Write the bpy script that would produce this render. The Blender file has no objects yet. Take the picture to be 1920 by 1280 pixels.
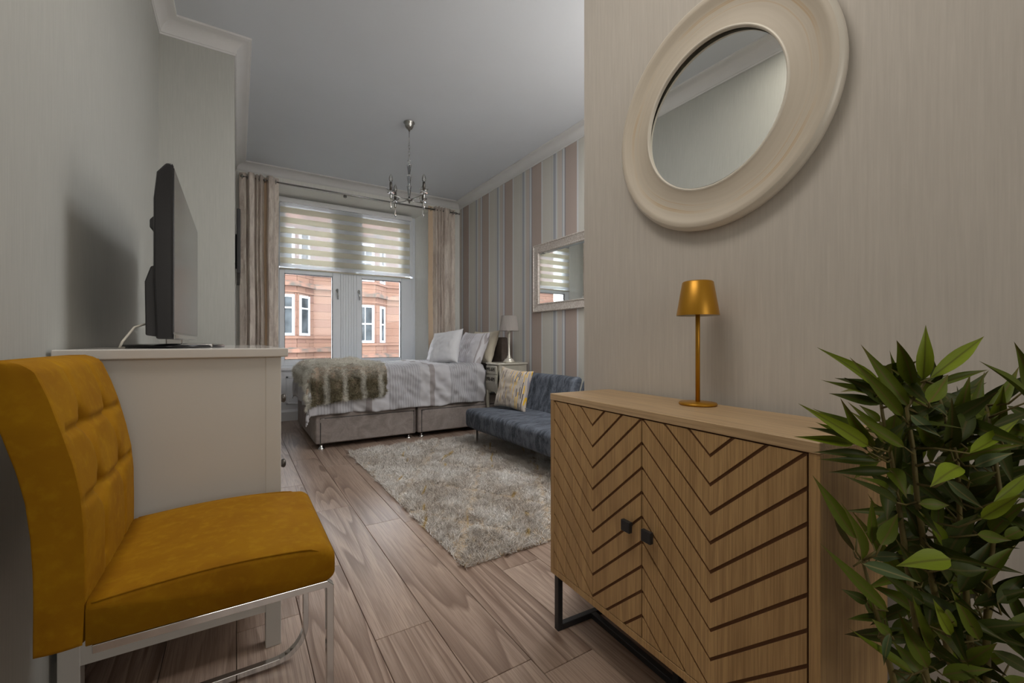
import bpy, bmesh, math, random
import numpy as np
from mathutils import Vector, Matrix, noise as mnoise
random.seed(7); np.random.seed(7)
PI = math.pi
S = bpy.context.scene
COL = S.collection
# ---------------------------------------------------------------- camera, world, lights, exposure
YAW = math.radians(32.4)
cam_d = bpy.data.cameras.new('camera'); cam = bpy.data.objects.new('camera', cam_d); COL.objects.link(cam)
cam.location = (0, 0, 1.0); cam.rotation_euler = (PI/2, 0, -YAW)
cam_d.sensor_width = 36; cam_d.lens = 812/1920*36; cam_d.clip_start = 0.02; cam_d.clip_end = 200
S.camera = cam
S.view_settings.view_transform = 'Standard'; S.view_settings.look = 'None'
S.view_settings.gamma = 1; S.view_settings.use_curve_mapping = False
S.view_settings.exposure = -0.25
W = bpy.data.worlds.new('sky'); S.world = W; W.use_nodes = True
wn = W.node_tree.nodes; wl = W.node_tree.links; wn.clear()
bg = wn.new('ShaderNodeBackground'); wo = wn.new('ShaderNodeOutputWorld')
bg.inputs[0].default_value = (0.86, 0.93, 1.0, 1); bg.inputs[1].default_value = 15.0
wl.new(bg.outputs[0], wo.inputs[0])
sd = bpy.data.lights.new('veiled_sun', 'SUN'); sd.energy = 9.0; sd.angle = math.radians(50); sd.color = (1.0, 0.98, 0.95)
sun = bpy.data.objects.new('veiled_sun', sd); COL.objects.link(sun); sun.rotation_euler = Vector((.48, -.74, -.56)).to_track_quat('-Z', 'Y').to_euler()
def area(name, loc, rot, sx, sy, power, col):
    d = bpy.data.lights.new(name, 'AREA'); d.shape = 'RECTANGLE'; d.size = sx; d.size_y = sy
    d.energy = power; d.color = col
    o = bpy.data.objects.new(name, d); COL.objects.link(o); o.location = loc; o.rotation_euler = rot
    return o
# unseen hall ceiling lamp sited for fill, and a fill added at the far end
area('hall_ceiling_light', (0.05, 0.85, 2.97), (0, 0, 0), 0.6, 1.0, 19, (1.0, 0.91, 0.81))
area('hall_end_fill_light', (0.35, -2.4, 1.75), (PI/2, 0, 0), 1.2, 1.5, 20, (1.0, 0.95, 0.88))
# two unseen fill lights added in the bedroom corner behind the sideboard wall
area('bedroom_ceiling_fill', (2.12, 1.78, 3.02), (0, 0, 0), 1.2, 0.7, 42, (0.97, 0.98, 1.0))
area('bedroom_wall_fill', (2.08, 1.40, 1.75), (PI/2, 0, PI), 1.1, 1.2, 31, (0.98, 0.99, 1.0))
# ---------------------------------------------------------------- materials
def lin(c):
    return tuple(((v/255)/12.92 if v/255 <= .04045 else (((v/255)+.055)/1.055)**2.4) for v in c)
class NT:
    def __init__(s, name, rough=.5, metal=0.0, **kw):
        s.m = bpy.data.materials.new(name); s.m.use_nodes = True
        s.n = s.m.node_tree.nodes; s.l = s.m.node_tree.links
        s.b = s.n['Principled BSDF']; s.out = s.n['Material Output']
        s.b.inputs['Roughness'].default_value = rough; s.b.inputs['Metallic'].default_value = metal
        for k, v in kw.items(): s.b.inputs[k.replace('_', ' ')].default_value = v
    def set(s, node, **kw):
        for k, v in kw.items(): setattr(node, k, v)
        return node
    def coord(s, kind='Object', scale=(1,1,1), loc=(0,0,0), rot=(0,0,0), rnd=0.0):
        t = s.n.new('ShaderNodeTexCoord'); m = s.n.new('ShaderNodeMapping')
        m.inputs['Scale'].default_value = scale; m.inputs['Location'].default_value = loc; m.inputs['Rotation'].default_value = rot
        s.l.new(t.outputs[kind], m.inputs['Vector'])
        if rnd:
            oi = s.n.new('ShaderNodeObjectInfo'); mu = s.n.new('ShaderNodeMath'); mu.operation = 'MULTIPLY'
            mu.inputs[1].default_value = rnd; s.l.new(oi.outputs['Random'], mu.inputs[0])
            ad = s.n.new('ShaderNodeVectorMath'); ad.operation = 'ADD'
            s.l.new(m.outputs[0], ad.inputs[0]); s.l.new(mu.outputs[0], ad.inputs[1]); return ad.outputs[0]
        return m.outputs[0]
    def noise(s, vec, scale=5, detail=3, rough=.5, dist=0):
        n = s.n.new('ShaderNodeTexNoise'); n.inputs['Scale'].default_value = scale; n.inputs['Detail'].default_value = detail
        n.inputs['Roughness'].default_value = rough; n.inputs['Distortion'].default_value = dist
        s.l.new(vec, n.inputs['Vector']); return n.outputs['Fac']
    def wave(s, vec, scale=1, dist=0, detail=2, dscale=1, kind='BANDS', dr='X', prof='SIN'):
        n = s.n.new('ShaderNodeTexWave'); n.wave_type = kind; n.wave_profile = prof
        if kind == 'BANDS': n.bands_direction = dr
        else: n.rings_direction = dr
        for k, v in (('Scale', scale), ('Distortion', dist), ('Detail', detail), ('Detail Scale', dscale)): n.inputs[k].default_value = v
        s.l.new(vec, n.inputs['Vector']); return n.outputs['Fac']
    def ramp(s, fac, stops, interp='LINEAR'):
        r = s.n.new('ShaderNodeValToRGB'); r.color_ramp.interpolation = interp; e = r.color_ramp.elements
        while len(e) < len(stops): e.new(0.5)
        for el, (p, c) in zip(e, stops):
            el.position = p; el.color = (c, c, c, 1) if isinstance(c, (int, float)) else (*c, 1)
        s.l.new(fac, r.inputs[0]); return r.outputs[0]
    def mix(s, fac, a, b, mode='MIX'):
        m = s.n.new('ShaderNodeMix'); m.data_type = 'RGBA'; m.blend_type = mode
        for sock, v in ((m.inputs[0], fac), (m.inputs[6], a), (m.inputs[7], b)):
            if hasattr(v, 'is_output') or hasattr(v, 'links'): s.l.new(v, sock)
            elif isinstance(v, (int, float)): sock.default_value = v
            else: sock.default_value = (*v, 1)
        return m.outputs[2]
    def math(s, op, a, b=0.0, c=None):
        m = s.n.new('ShaderNodeMath'); m.operation = op
        for i, v in enumerate((a, b) if c is None else (a, b, c)):
            if hasattr(v, 'links'): s.l.new(v, m.inputs[i])
            else: m.inputs[i].default_value = v
        return m.outputs[0]
    def rnd(s):
        return s.n.new('ShaderNodeObjectInfo').outputs['Random']
    def color(s, c):
        if hasattr(c, 'links'): s.l.new(c, s.b.inputs['Base Color'])
        else: s.b.inputs['Base Color'].default_value = (*c, 1)
        return s
    def bump(s, h, strength=.3, dist=.01):
        b = s.n.new('ShaderNodeBump'); b.inputs['Strength'].default_value = strength; b.inputs['Distance'].default_value = dist
        s.l.new(h, b.inputs['Height']); s.l.new(b.outputs[0], s.b.inputs['Normal']); return s
def xyz(t, axis, kind='Object'):
    tc = t.n.new('ShaderNodeTexCoord'); sp = t.n.new('ShaderNodeSeparateXYZ'); t.l.new(tc.outputs[kind], sp.inputs[0]); return sp.outputs[axis]
def plain(name, c, rough=.5, metal=0.0, var=.06, nscale=8, bump=0.0, **kw):
    t = NT(name, rough, metal, **kw); v = t.noise(t.coord(), nscale, 4)
    a = tuple(x*(1-var) for x in c); b = tuple(min(1, x*(1+var)) for x in c)
    t.color(t.mix(v, a, b))
    if bump: t.bump(t.noise(t.coord(), nscale*20, 2), bump, .002)
    return t.m
M = {}
# ribbed cream wallpaper: fine vertical streaks
def wallpaper(name, c):
    t = NT(name, .62); v = t.coord('Object', (1, 1, .035)); f = t.noise(v, 150, 2, .7); g = t.noise(t.coord('Object', (1, 1, .35)), 30, 3, .6)
    mottle = t.noise(t.coord('Object', (1, 1, .5)), 2.2, 3)
    c1 = t.mix(f, tuple(x*.86 for x in c), tuple(min(1, x*1.12) for x in c))
    c2 = t.mix(t.ramp(g, [(.35, 0), (.7, .18)]), c1, tuple(x*.84 for x in c))
    t.color(t.mix(t.ramp(mottle, [(.4, 0), (.8, .25)]), c2, tuple(x*.9 for x in c)))
    t.bump(t.math('ADD', f, g), .10, .002); t.b.inputs['Specular IOR Level'].default_value = .35
    return t.m
M['paper'] = wallpaper('cream_ribbed_wallpaper', (.60, .565, .52))
M['paper_left'] = wallpaper('cool_lit_ribbed_wallpaper', (.44, .445, .415))  # same ribbed paper, with the left side's cooler light put into its colour
# striped wallpaper
t = NT('striped_wallpaper', .6); y = xyz(t, 1)
ph = t.math('FRACT', t.math('DIVIDE', t.math('SUBTRACT', 5.138, y), .5820))
TA, CR, WH, GB, PK, DK = (.44,.355,.31), (.60,.585,.53), (.66,.68,.69), (.40,.42,.46), (.58,.52,.475), (.24,.24,.26)
st = [(0, TA), (.295, WH), (.335, CR), (.60, (.50,.48,.45)), (.61, CR), (.655, GB), (.70, DK), (.708, (.47,.49,.53)), (.735, WH), (.765, CR), (.80, PK), (.905, GB), (.925, WH), (.975, DK)]
sc_ = t.ramp(ph, st, 'CONSTANT')
f = t.noise(t.coord('Object', (1, 1, .04)), 160, 2, .7)
t.color(t.mix(t.ramp(f, [(.3, 0), (.7, .14)]), sc_, (.42, .40, .38))).bump(f, .12, .002); M['stripes'] = t.m
M['ceiling'] = plain('ceiling_paint', (.66,.695,.74), .85, var=.03, nscale=3)
M['cornice'] = plain('cornice_paint', (.68,.68,.675), .7, var=.03)
M['white'] = plain('white_gloss_paint', (.72,.73,.745), .35, var=.02)
M['reveal'] = wallpaper('reveal_wallpaper', (.80, .80, .76))
M['upvc'] = plain('white_window_plastic', (.76,.80,.85), .3, var=.015)
M['chest'] = plain('warm_white_lacquer', (.60,.585,.55), .38, var=.02)
M['chest_top'] = plain('glossy_white_top', (.62,.60,.57), .12, var=.01)
def wood(name, dark, mid, light, along='Y', rough=.42, gs=1.0, rnd=37.0, tint=.10, ringn=9, ringw=.95):
    t = NT(name, rough)
    a = .07
    sc3 = {'X': (a, 1, 1), 'Y': (1, a, 1), 'Z': (1, 1, a)}[along]
    v = t.coord('Object', sc3, rnd=rnd)
    big = t.noise(v, 5*gs, 2, .5, .3)
    rings = t.math('FRACT', t.math('MULTIPLY', big, ringn))
    rr = t.ramp(rings, [(0, .0), (.10, .9), (.5, .35), (1, 0)])
    mask = t.ramp(t.noise(t.coord('Object', tuple(k*.5 if k == 1 else k*2 for k in sc3), rnd=rnd*1.7), 4*gs, 1), [(.36, 0), (.54, 1)])
    fine = t.noise(t.coord('Object', tuple(k if k == 1 else .02 for k in sc3), rnd=rnd), 230*gs, 2, .7)
    c = t.mix(t.ramp(big, [(.3, 0), (.7, 1)]), mid, light)
    c = t.mix(t.math('MULTIPLY', t.math('MULTIPLY', rr, mask), ringw), c, dark)
    c = t.mix(t.ramp(fine, [(.40, .42), (.56, 0)]), c, dark)
    if tint:
        c = t.mix(t.ramp(t.rnd(), [(0, 0), (1, tint*2)]), c, tuple(x*.72 for x in mid))
    t.color(c); t.bump(fine, .07, .001); return t.m
M['floor'] = wood('oak_laminate', (.165,.105,.076), (.40,.29,.225), (.50,.385,.31), 'Y', .34, 1.0, ringn=15)
M['oak'] = wood('sonoma_oak_board', (.23,.125,.050), (.49,.305,.130), (.60,.39,.18), 'Z', .5, 1.1, 0, 0, ringw=.35)
M['oak_top'] = wood('sonoma_oak_top', (.30,.19,.11), (.54,.375,.205), (.64,.46,.27), 'Y', .42, .9, 5, 0, ringw=.4)
M['groove'] = plain('dark_groove', (.16,.075,.033), .8)
M['black_metal'] = plain('black_powder_coated_metal', (.035,.036,.040), .42, .3)
M['under'] = plain('dark_underlay', (.06,.04,.03), .9)
def metal(name, c, rough): return plain(name, c, rough, 1.0, var=.04)
M['chrome'] = metal('polished_chrome', (.66,.66,.66), .10)
M['nickel'] = metal('satin_nickel', (.40,.40,.39), .25)
M['pewter'] = metal('dark_pewter', (.12,.11,.10), .4)
M['brass_lamp'] = plain('ochre_lacquered_metal', (.46,.225,.014), .36, .55, var=.03)
M['lamp_inner'] = plain('white_inner_shade', (.7,.68,.62), .6)
# velvet
def velvet(name, dark, mid, light, sc=6.0, stretch=(1,1,1), sheen=.4, lo=.38, hi=.64):
    t = NT(name, .78, Sheen_Weight=sheen, Sheen_Roughness=.4); v = t.coord('Object', stretch)
    a = t.noise(v, sc, 5, .62, .9); b = t.noise(v, sc*9, 3, .6)
    c = t.mix(t.ramp(a, [(lo, 0), (hi, 1)]), dark, mid); c = t.mix(t.ramp(b, [(.5, 0), (.8, .35)]), c, light)
    t.color(c); t.bump(t.noise(v, sc*60, 2), .1, .001)
    t.b.inputs['Sheen Tint'].default_value = (*light, 1); t.b.inputs['Specular IOR Level'].default_value = .15
    return t.m
M['mustard'] = velvet('mustard_velvet', (.235,.098,.001), (.325,.155,.002), (.46,.255,.008), 4.5, sheen=.05, lo=.3, hi=.7)
M['divan'] = velvet('grey_brown_velvet', (.205,.175,.160), (.285,.25,.232), (.36,.325,.30), 7)
M['sofa'] = velvet('blue_grey_crushed_velvet', (.040,.047,.060), (.120,.135,.165), (.30,.325,.37), 8, (.45, 2.6, 1), .12, .40, .60)
M['headboard'] = velvet('brown_headboard_velvet', (.09,.07,.06), (.13,.105,.09), (.18,.15,.13), 8)
t = NT('crushed_curtain_fabric', .55, Sheen_Weight=.2); v = t.coord('Object', (1.0, 1.0, .16)); a = t.noise(v, 16, 5, .65, 1.2)
b = t.noise(t.coord('Object', (1, 1, .6)), 40, 3)
c = t.mix(t.ramp(a, [(.38, 0), (.62, 1)]), (.50,.42,.365), (.82,.74,.66)); c = t.mix(t.ramp(b, [(.5, 0), (.75, .4)]), c, (.80,.74,.67))
t.color(c).bump(a, .3, .006); M['curtain'] = t.m
M['curtain_gold'] = plain('gold_curtain_lining', (.66,.51,.36), .6)
# bedding
t = NT('striped_duvet_cotton', .8, Sheen_Weight=.15); x = xyz(t, 0)
pin = t.math('FRACT', t.math('MULTIPLY', x, 38)); pin = t.ramp(pin, [(0, 0), (.45, 0), (.5, 1), (.95, 1)], 'LINEAR')
band = t.math('FRACT', t.math('DIVIDE', x, .66))
bm_ = t.ramp(band, [(0, 1), (.42, 0), (.58, .35), (.66, 0), (.92, 1)], 'CONSTANT')
base = t.mix(t.ramp(band, [(0, (.50,.50,.53)), (.42, (.57,.57,.60)), (.58, (.40,.37,.375)), (.66, (.60,.60,.63)), (.92, (.50,.50,.53))], 'CONSTANT'), (.5,.5,.5), (.5,.5,.5)) if False else t.ramp(band, [(0, (.42,.42,.445)), (.42, (.46,.455,.475)), (.58, (.29,.265,.265)), (.66, (.48,.475,.50)), (.92, (.42,.42,.445))], 'CONSTANT')
c = t.mix(t.math('MULTIPLY', t.math('MULTIPLY', pin, bm_), .5), base, (.255,.245,.255))
t.color(c).bump(t.noise(t.coord(), 300, 2), .15, .001); M['duvet'] = t.m
M['white_cloth'] = plain('white_cotton', (.66,.665,.69), .85, var=.05, nscale=12, bump=.2)
M['cream_cloth'] = plain('cream_cotton', (.55,.50,.40), .85, var=.05, nscale=12, bump=.2)
t = NT('striped_pillow_cotton', .85); yv = xyz(t, 0); pn = t.ramp(t.math('FRACT', t.math('MULTIPLY', yv, 30)), [(0, 0), (.5, 0), (.55, 1), (1, 1)])
bb = t.ramp(t.math('FRACT', t.math('ADD', t.math('MULTIPLY', yv, 2.6), .1)), [(0, 1), (.4, 0), (.7, 1)], 'CONSTANT')
t.color(t.mix(t.math('MULTIPLY', pn, bb), (.62,.61,.64), (.40,.37,.38))).bump(t.noise(t.coord(), 200, 2), .15, .001); M['pillow_stripe'] = t.m
# woven cushion with mustard and charcoal dashes
t = NT('mustard_dash_weave', .9); tc = t.coord('Object', (1, 1, 1))
sx = xyz(t, 0); sz = xyz(t, 2)
colm = t.math('FLOOR', t.math('MULTIPLY', sx, 62)); row = t.math('FLOOR', t.math('ADD', t.math('MULTIPLY', sz, 13), t.math('MULTIPLY', colm, .37)))
cb = t.n.new('ShaderNodeCombineXYZ'); t.l.new(colm, cb.inputs[0]); t.l.new(row, cb.inputs[1])
wnz = t.n.new('ShaderNodeTexWhiteNoise'); t.l.new(cb.outputs[0], wnz.inputs['Vector'])
gap = t.ramp(t.math('FRACT', t.math('MULTIPLY', sx, 62)), [(0, 0), (.3, 1), (.72, 0)], 'CONSTANT')
col_right = t.ramp(wnz.outputs['Value'], [(0, (.40,.36,.32)), (.30, (.66,.40,.03)), (.62, (.055,.05,.06)), (.78, (.30,.29,.33)), (.9, (.56,.50,.43))], 'CONSTANT')
col_left = t.ramp(wnz.outputs['Value'], [(0, (.46,.41,.35)), (.45, (.52,.36,.14)), (.62, (.56,.50,.43)), (.82, (.15,.13,.14))], 'CONSTANT')
sel = t.ramp(t.math('ADD', sx, t.math('MULTIPLY', sz, .25)), [(.0, 0), (.07, 1)])
dash = t.mix(sel, col_left, col_right)
t.color(t.mix(gap, (.50,.44,.375), dash)).bump(t.noise(t.coord(), 260, 2), .3, .001); M['dash'] = t.m
# rug
t = NT('shag_pile', .9, Sheen_Weight=.1); v = t.coord()
a = t.noise(v, 3.2, 4, .6, .5); b = t.noise(v, 90, 2)
lines = t.wave(t.coord('Object', (1, .8, 1), rot=(0, 0, .7)), 1.05, 6, 2, 1.2)
spot = t.ramp(lines, [(.0, 1), (.012, 0)])
patch = t.ramp(t.noise(t.coord('Object', loc=(4, 2, 0)), 6, 1), [(.52, 0), (.58, 1)])
c = t.mix(t.ramp(a, [(.38, 0), (.62, 1)]), (.57,.515,.46), (.90,.885,.86)); c = t.mix(t.ramp(b, [(.35, .5), (.65, 0)]), c, (.50,.45,.40))
c = t.mix(t.math('MULTIPLY', t.math('MULTIPLY', spot, patch), .8), c, (.55,.37,.07)); t.color(c); M['rug'] = t.m
M['rug_back'] = plain('rug_backing', (.42,.33,.23), .95)
# fur
t = NT('faux_fur_pile', .8, Sheen_Weight=.1); x = xyz(t, 0); z = xyz(t, 2)
w_ = t.math('ADD', x, t.math('MULTIPLY', t.noise(t.coord(), 9, 2), .07))
bd = t.ramp(t.math('FRACT', t.math('DIVIDE', w_, .165)), [(0, 0), (.16, 1), (.72, 1), (.9, 0)])
sidem = t.ramp(t.math('ADD', z, .5), [(.38, 1), (.505, .10)])
sp = t.ramp(t.noise(t.coord(), 60, 3, .7), [(.38, 0), (.62, 1)])
darkc = t.mix(sp, (.085,.065,.028), (.36,.315,.20))
t.color(t.mix(t.math('MULTIPLY', bd, sidem), t.mix(sp, (.60,.575,.50), (.88,.86,.79)), darkc)); M['fur'] = t.m
M['fur_back'] = plain('fur_lining', (.42,.32,.24), .9)
M['blind_opaque'] = NT('blind_opaque_weave', .9).m; bmt = M['blind_opaque']
t = NT('x', .9); bpy.data.materials.remove(t.m)
def cloth_trans(name, c, trans, transp):
    m = bpy.data.materials.new(name); m.use_nodes = True; n = m.node_tree.nodes; l = m.node_tree.links; n.clear()
    o = n.new('ShaderNodeOutputMaterial'); d = n.new('ShaderNodeBsdfDiffuse'); tr = n.new('ShaderNodeBsdfTranslucent'); tp = n.new('ShaderNodeBsdfTransparent')
    tc = n.new('ShaderNodeTexCoord'); nz = n.new('ShaderNodeTexNoise'); nz.inputs['Scale'].default_value = 60; l.new(tc.outputs['Object'], nz.inputs['Vector'])
    mx = n.new('ShaderNodeMix'); mx.data_type = 'RGBA'; mx.inputs[6].default_value = (*[x*.97 for x in c], 1); mx.inputs[7].default_value = (*c, 1); l.new(nz.outputs['Fac'], mx.inputs[0])
    l.new(mx.outputs[2], d.inputs[0]); l.new(mx.outputs[2], tr.inputs[0]); tp.inputs[0].default_value = (1, 1, 1, 1)
    a = n.new('ShaderNodeMixShader'); a.inputs[0].default_value = trans; l.new(d.outputs[0], a.inputs[1]); l.new(tr.outputs[0], a.inputs[2])
    b = n.new('ShaderNodeMixShader'); b.inputs[0].default_value = transp; l.new(a.outputs[0], b.inputs[1]); l.new(tp.outputs[0], b.inputs[2])
    l.new(b.outputs[0], o.inputs[0]); return m
M['blind_opaque'] = cloth_trans('blind_opaque_weave', (.84,.82,.72), .48, 0)
M['blind_sheer'] = cloth_trans('blind_sheer_weave', (.88,.91,.94), .35, .60)
M['shade_cloth'] = cloth_trans('pleated_shade_cloth', (.36,.33,.31), .1, 0)
def thin_glass(name, tint=(1,1,1), refl=1.0):
    m = bpy.data.materials.new(name); m.use_nodes = True; n = m.node_tree.nodes; l = m.node_tree.links; n.clear()
    o = n.new('ShaderNodeOutputMaterial'); tp = n.new('ShaderNodeBsdfTransparent'); g = n.new('ShaderNodeBsdfGlossy'); f = n.new('ShaderNodeFresnel')
    tp.inputs[0].default_value = (*tint, 1); g.inputs['Roughness'].default_value = .02; f.inputs[0].default_value = 1.45
    mm = n.new('ShaderNodeMath'); mm.operation = 'MULTIPLY'; mm.inputs[1].default_value = refl; l.new(f.outputs[0], mm.inputs[0])
    x = n.new('ShaderNodeMixShader'); l.new(mm.outputs[0], x.inputs[0]); l.new(tp.outputs[0], x.inputs[1]); l.new(g.outputs[0], x.inputs[2]); l.new(x.outputs[0], o.inputs[0]); return m
M['glass'] = thin_glass('window_glass'); M['crystal'] = NT('clear_crystal', .02, Transmission_Weight=1.0, IOR=1.5).m
M['bulb'] = thin_glass('bulb_glass', (.95,.95,.93), 2.0)
M['vase_glass'] = thin_glass('pale_vase_glass', (.93,.95,.97), 2.6)
M['mirror'] = metal('mirror_silver', (.88,.90,.88), .01)
M['screen'] = NT('dark_glossy_screen', .16, Specular_IOR_Level=1.0).color((.03,.031,.033)).m
M['tv_case'] = plain('glossy_black_plastic', (.016,.016,.018), .16, var=.1)
M['tv_matt'] = plain('matt_black_plastic', (.02,.02,.022), .5, var=.1)
M['cable'] = plain('white_cable', (.6,.58,.52), .5)
# round mirror frame: champagne, brushed in rings, golden rub marks
t = NT('champagne_brushed_frame', .55, .0); tc = t.n.new('ShaderNodeTexCoord'); ln = t.n.new('ShaderNodeVectorMath'); ln.operation = 'LENGTH'
mp = t.n.new('ShaderNodeMapping'); mp.inputs['Scale'].default_value = (0, 1, 1); t.l.new(tc.outputs['Object'], mp.inputs[0]); t.l.new(mp.outputs[0], ln.inputs[0])
rad = ln.outputs['Value']; nz = t.noise(t.coord('Object'), 3.0, 2)
rr = t.math('ADD', rad, t.math('MULTIPLY', nz, .035)); cb = t.n.new('ShaderNodeCombineXYZ'); t.l.new(rr, cb.inputs[0])
ring = t.noise(cb.outputs[0], 60, 3, .6); gold = t.ramp(ring, [(.54, 0), (.66, 1)]); gmask = t.ramp(t.noise(t.coord('Object', loc=(3, 3, 3)), 4, 2), [(.40, .1), (.60, .85)])
c = t.mix(ring, (.50,.435,.35), (.70,.645,.555)); t.color(t.mix(t.math('MULTIPLY', gold, gmask), c, (.52,.34,.15))); M['champagne'] = t.m
M['champagne_rim'] = plain('champagne_rim', (.70,.66,.58), .4, .1)
t = NT('distressed_white_frame', .45, .2); a = t.noise(t.coord('Object', (1, 6, 6)), 14, 4, .7); t.color(t.mix(t.ramp(a, [(.4, 0), (.62, 1)]), (.44,.38,.33), (.66,.62,.58))).bump(a, .2, .002); M['wood_frame'] = t.m
M['silver_paint'] = plain('champagne_silver_paint', (.47,.45,.38), .35, .35, var=.14, nscale=20)
M['silver_edge'] = plain('bright_worn_edge', (.66,.63,.55), .3, .4, var=.15, nscale=30)
M['sandstone'] = None  # outdoor stone, frames and panes darkened in colour to balance the strong sky light
t = NT('red_sandstone', .95); v = t.coord('Object', (1, 1, 1), rnd=11); a = t.noise(v, 1.5, 5, .6)
c = t.mix(a, (.090,.042,.027), (.122,.065,.043)); c = t.mix(t.rnd(), c, t.mix(.5, c, (.125,.068,.043))); c = t.mix(t.ramp(t.rnd(), [(.0, .45), (.4, 0)]), c, (.08,.038,.028)); t.color(c).bump(t.noise(v, 25, 4), .3, .02); M['sandstone'] = t.m
M['mortar'] = plain('pale_mortar', (.14,.088,.066), .95)
t = NT('weathered_ledge_stone', .95); v = t.coord('Object', rnd=3); t.color(t.mix(t.ramp(t.noise(v, 2.5, 4), [(.35, 0), (.6, 1)]), (.045,.038,.03), (.13,.065,.043))); M['ledge'] = t.m
M['outer_frame'] = plain('white_sash_paint', (.30,.31,.32), .5, var=.02)
t = NT('dark_outer_pane', .5, Specular_IOR_Level=.1); t.color(t.mix(t.ramp(t.noise(t.coord('Object', rnd=9), 1.6, 3), [(.35, 0), (.65, 1)]), (.012,.015,.017), (.045,.052,.056))); M['outer_glass'] = t.m
M['asphalt'] = plain('street_asphalt', (.12,.12,.125), .9); M['pavement'] = plain('pavement_slab', (.25,.24,.23), .9)
def leafmat(name, a, b, rib):
    t = NT(name, .5, Specular_IOR_Level=.3); y = xyz(t, 1); ab = t.math('ABSOLUTE', y); v = t.noise(t.coord('Object', (.6, 6, 1), rnd=13), 6, 3)
    c = t.mix(v, a, b); c = t.mix(t.ramp(ab, [(.025, .85), (.07, 0)]), c, rib)
    c = t.mix(t.ramp(t.rnd(), [(0, 0), (1, .35)]), c, tuple(x*.6 for x in a)); t.color(c); return t.m
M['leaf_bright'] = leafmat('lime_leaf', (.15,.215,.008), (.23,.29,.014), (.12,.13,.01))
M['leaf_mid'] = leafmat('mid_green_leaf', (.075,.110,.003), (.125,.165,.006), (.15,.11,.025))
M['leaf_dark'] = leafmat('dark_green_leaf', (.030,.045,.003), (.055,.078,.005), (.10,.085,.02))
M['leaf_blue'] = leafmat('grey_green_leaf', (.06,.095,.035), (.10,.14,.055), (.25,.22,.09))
M['stem'] = plain('tan_cane', (.13,.105,.028), .6, var=.3, nscale=30)
M['pot'] = plain('black_nursery_pot', (.03,.03,.03), .5); M['soil'] = plain('dark_soil', (.05,.035,.02), .95, bump=.5)
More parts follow.
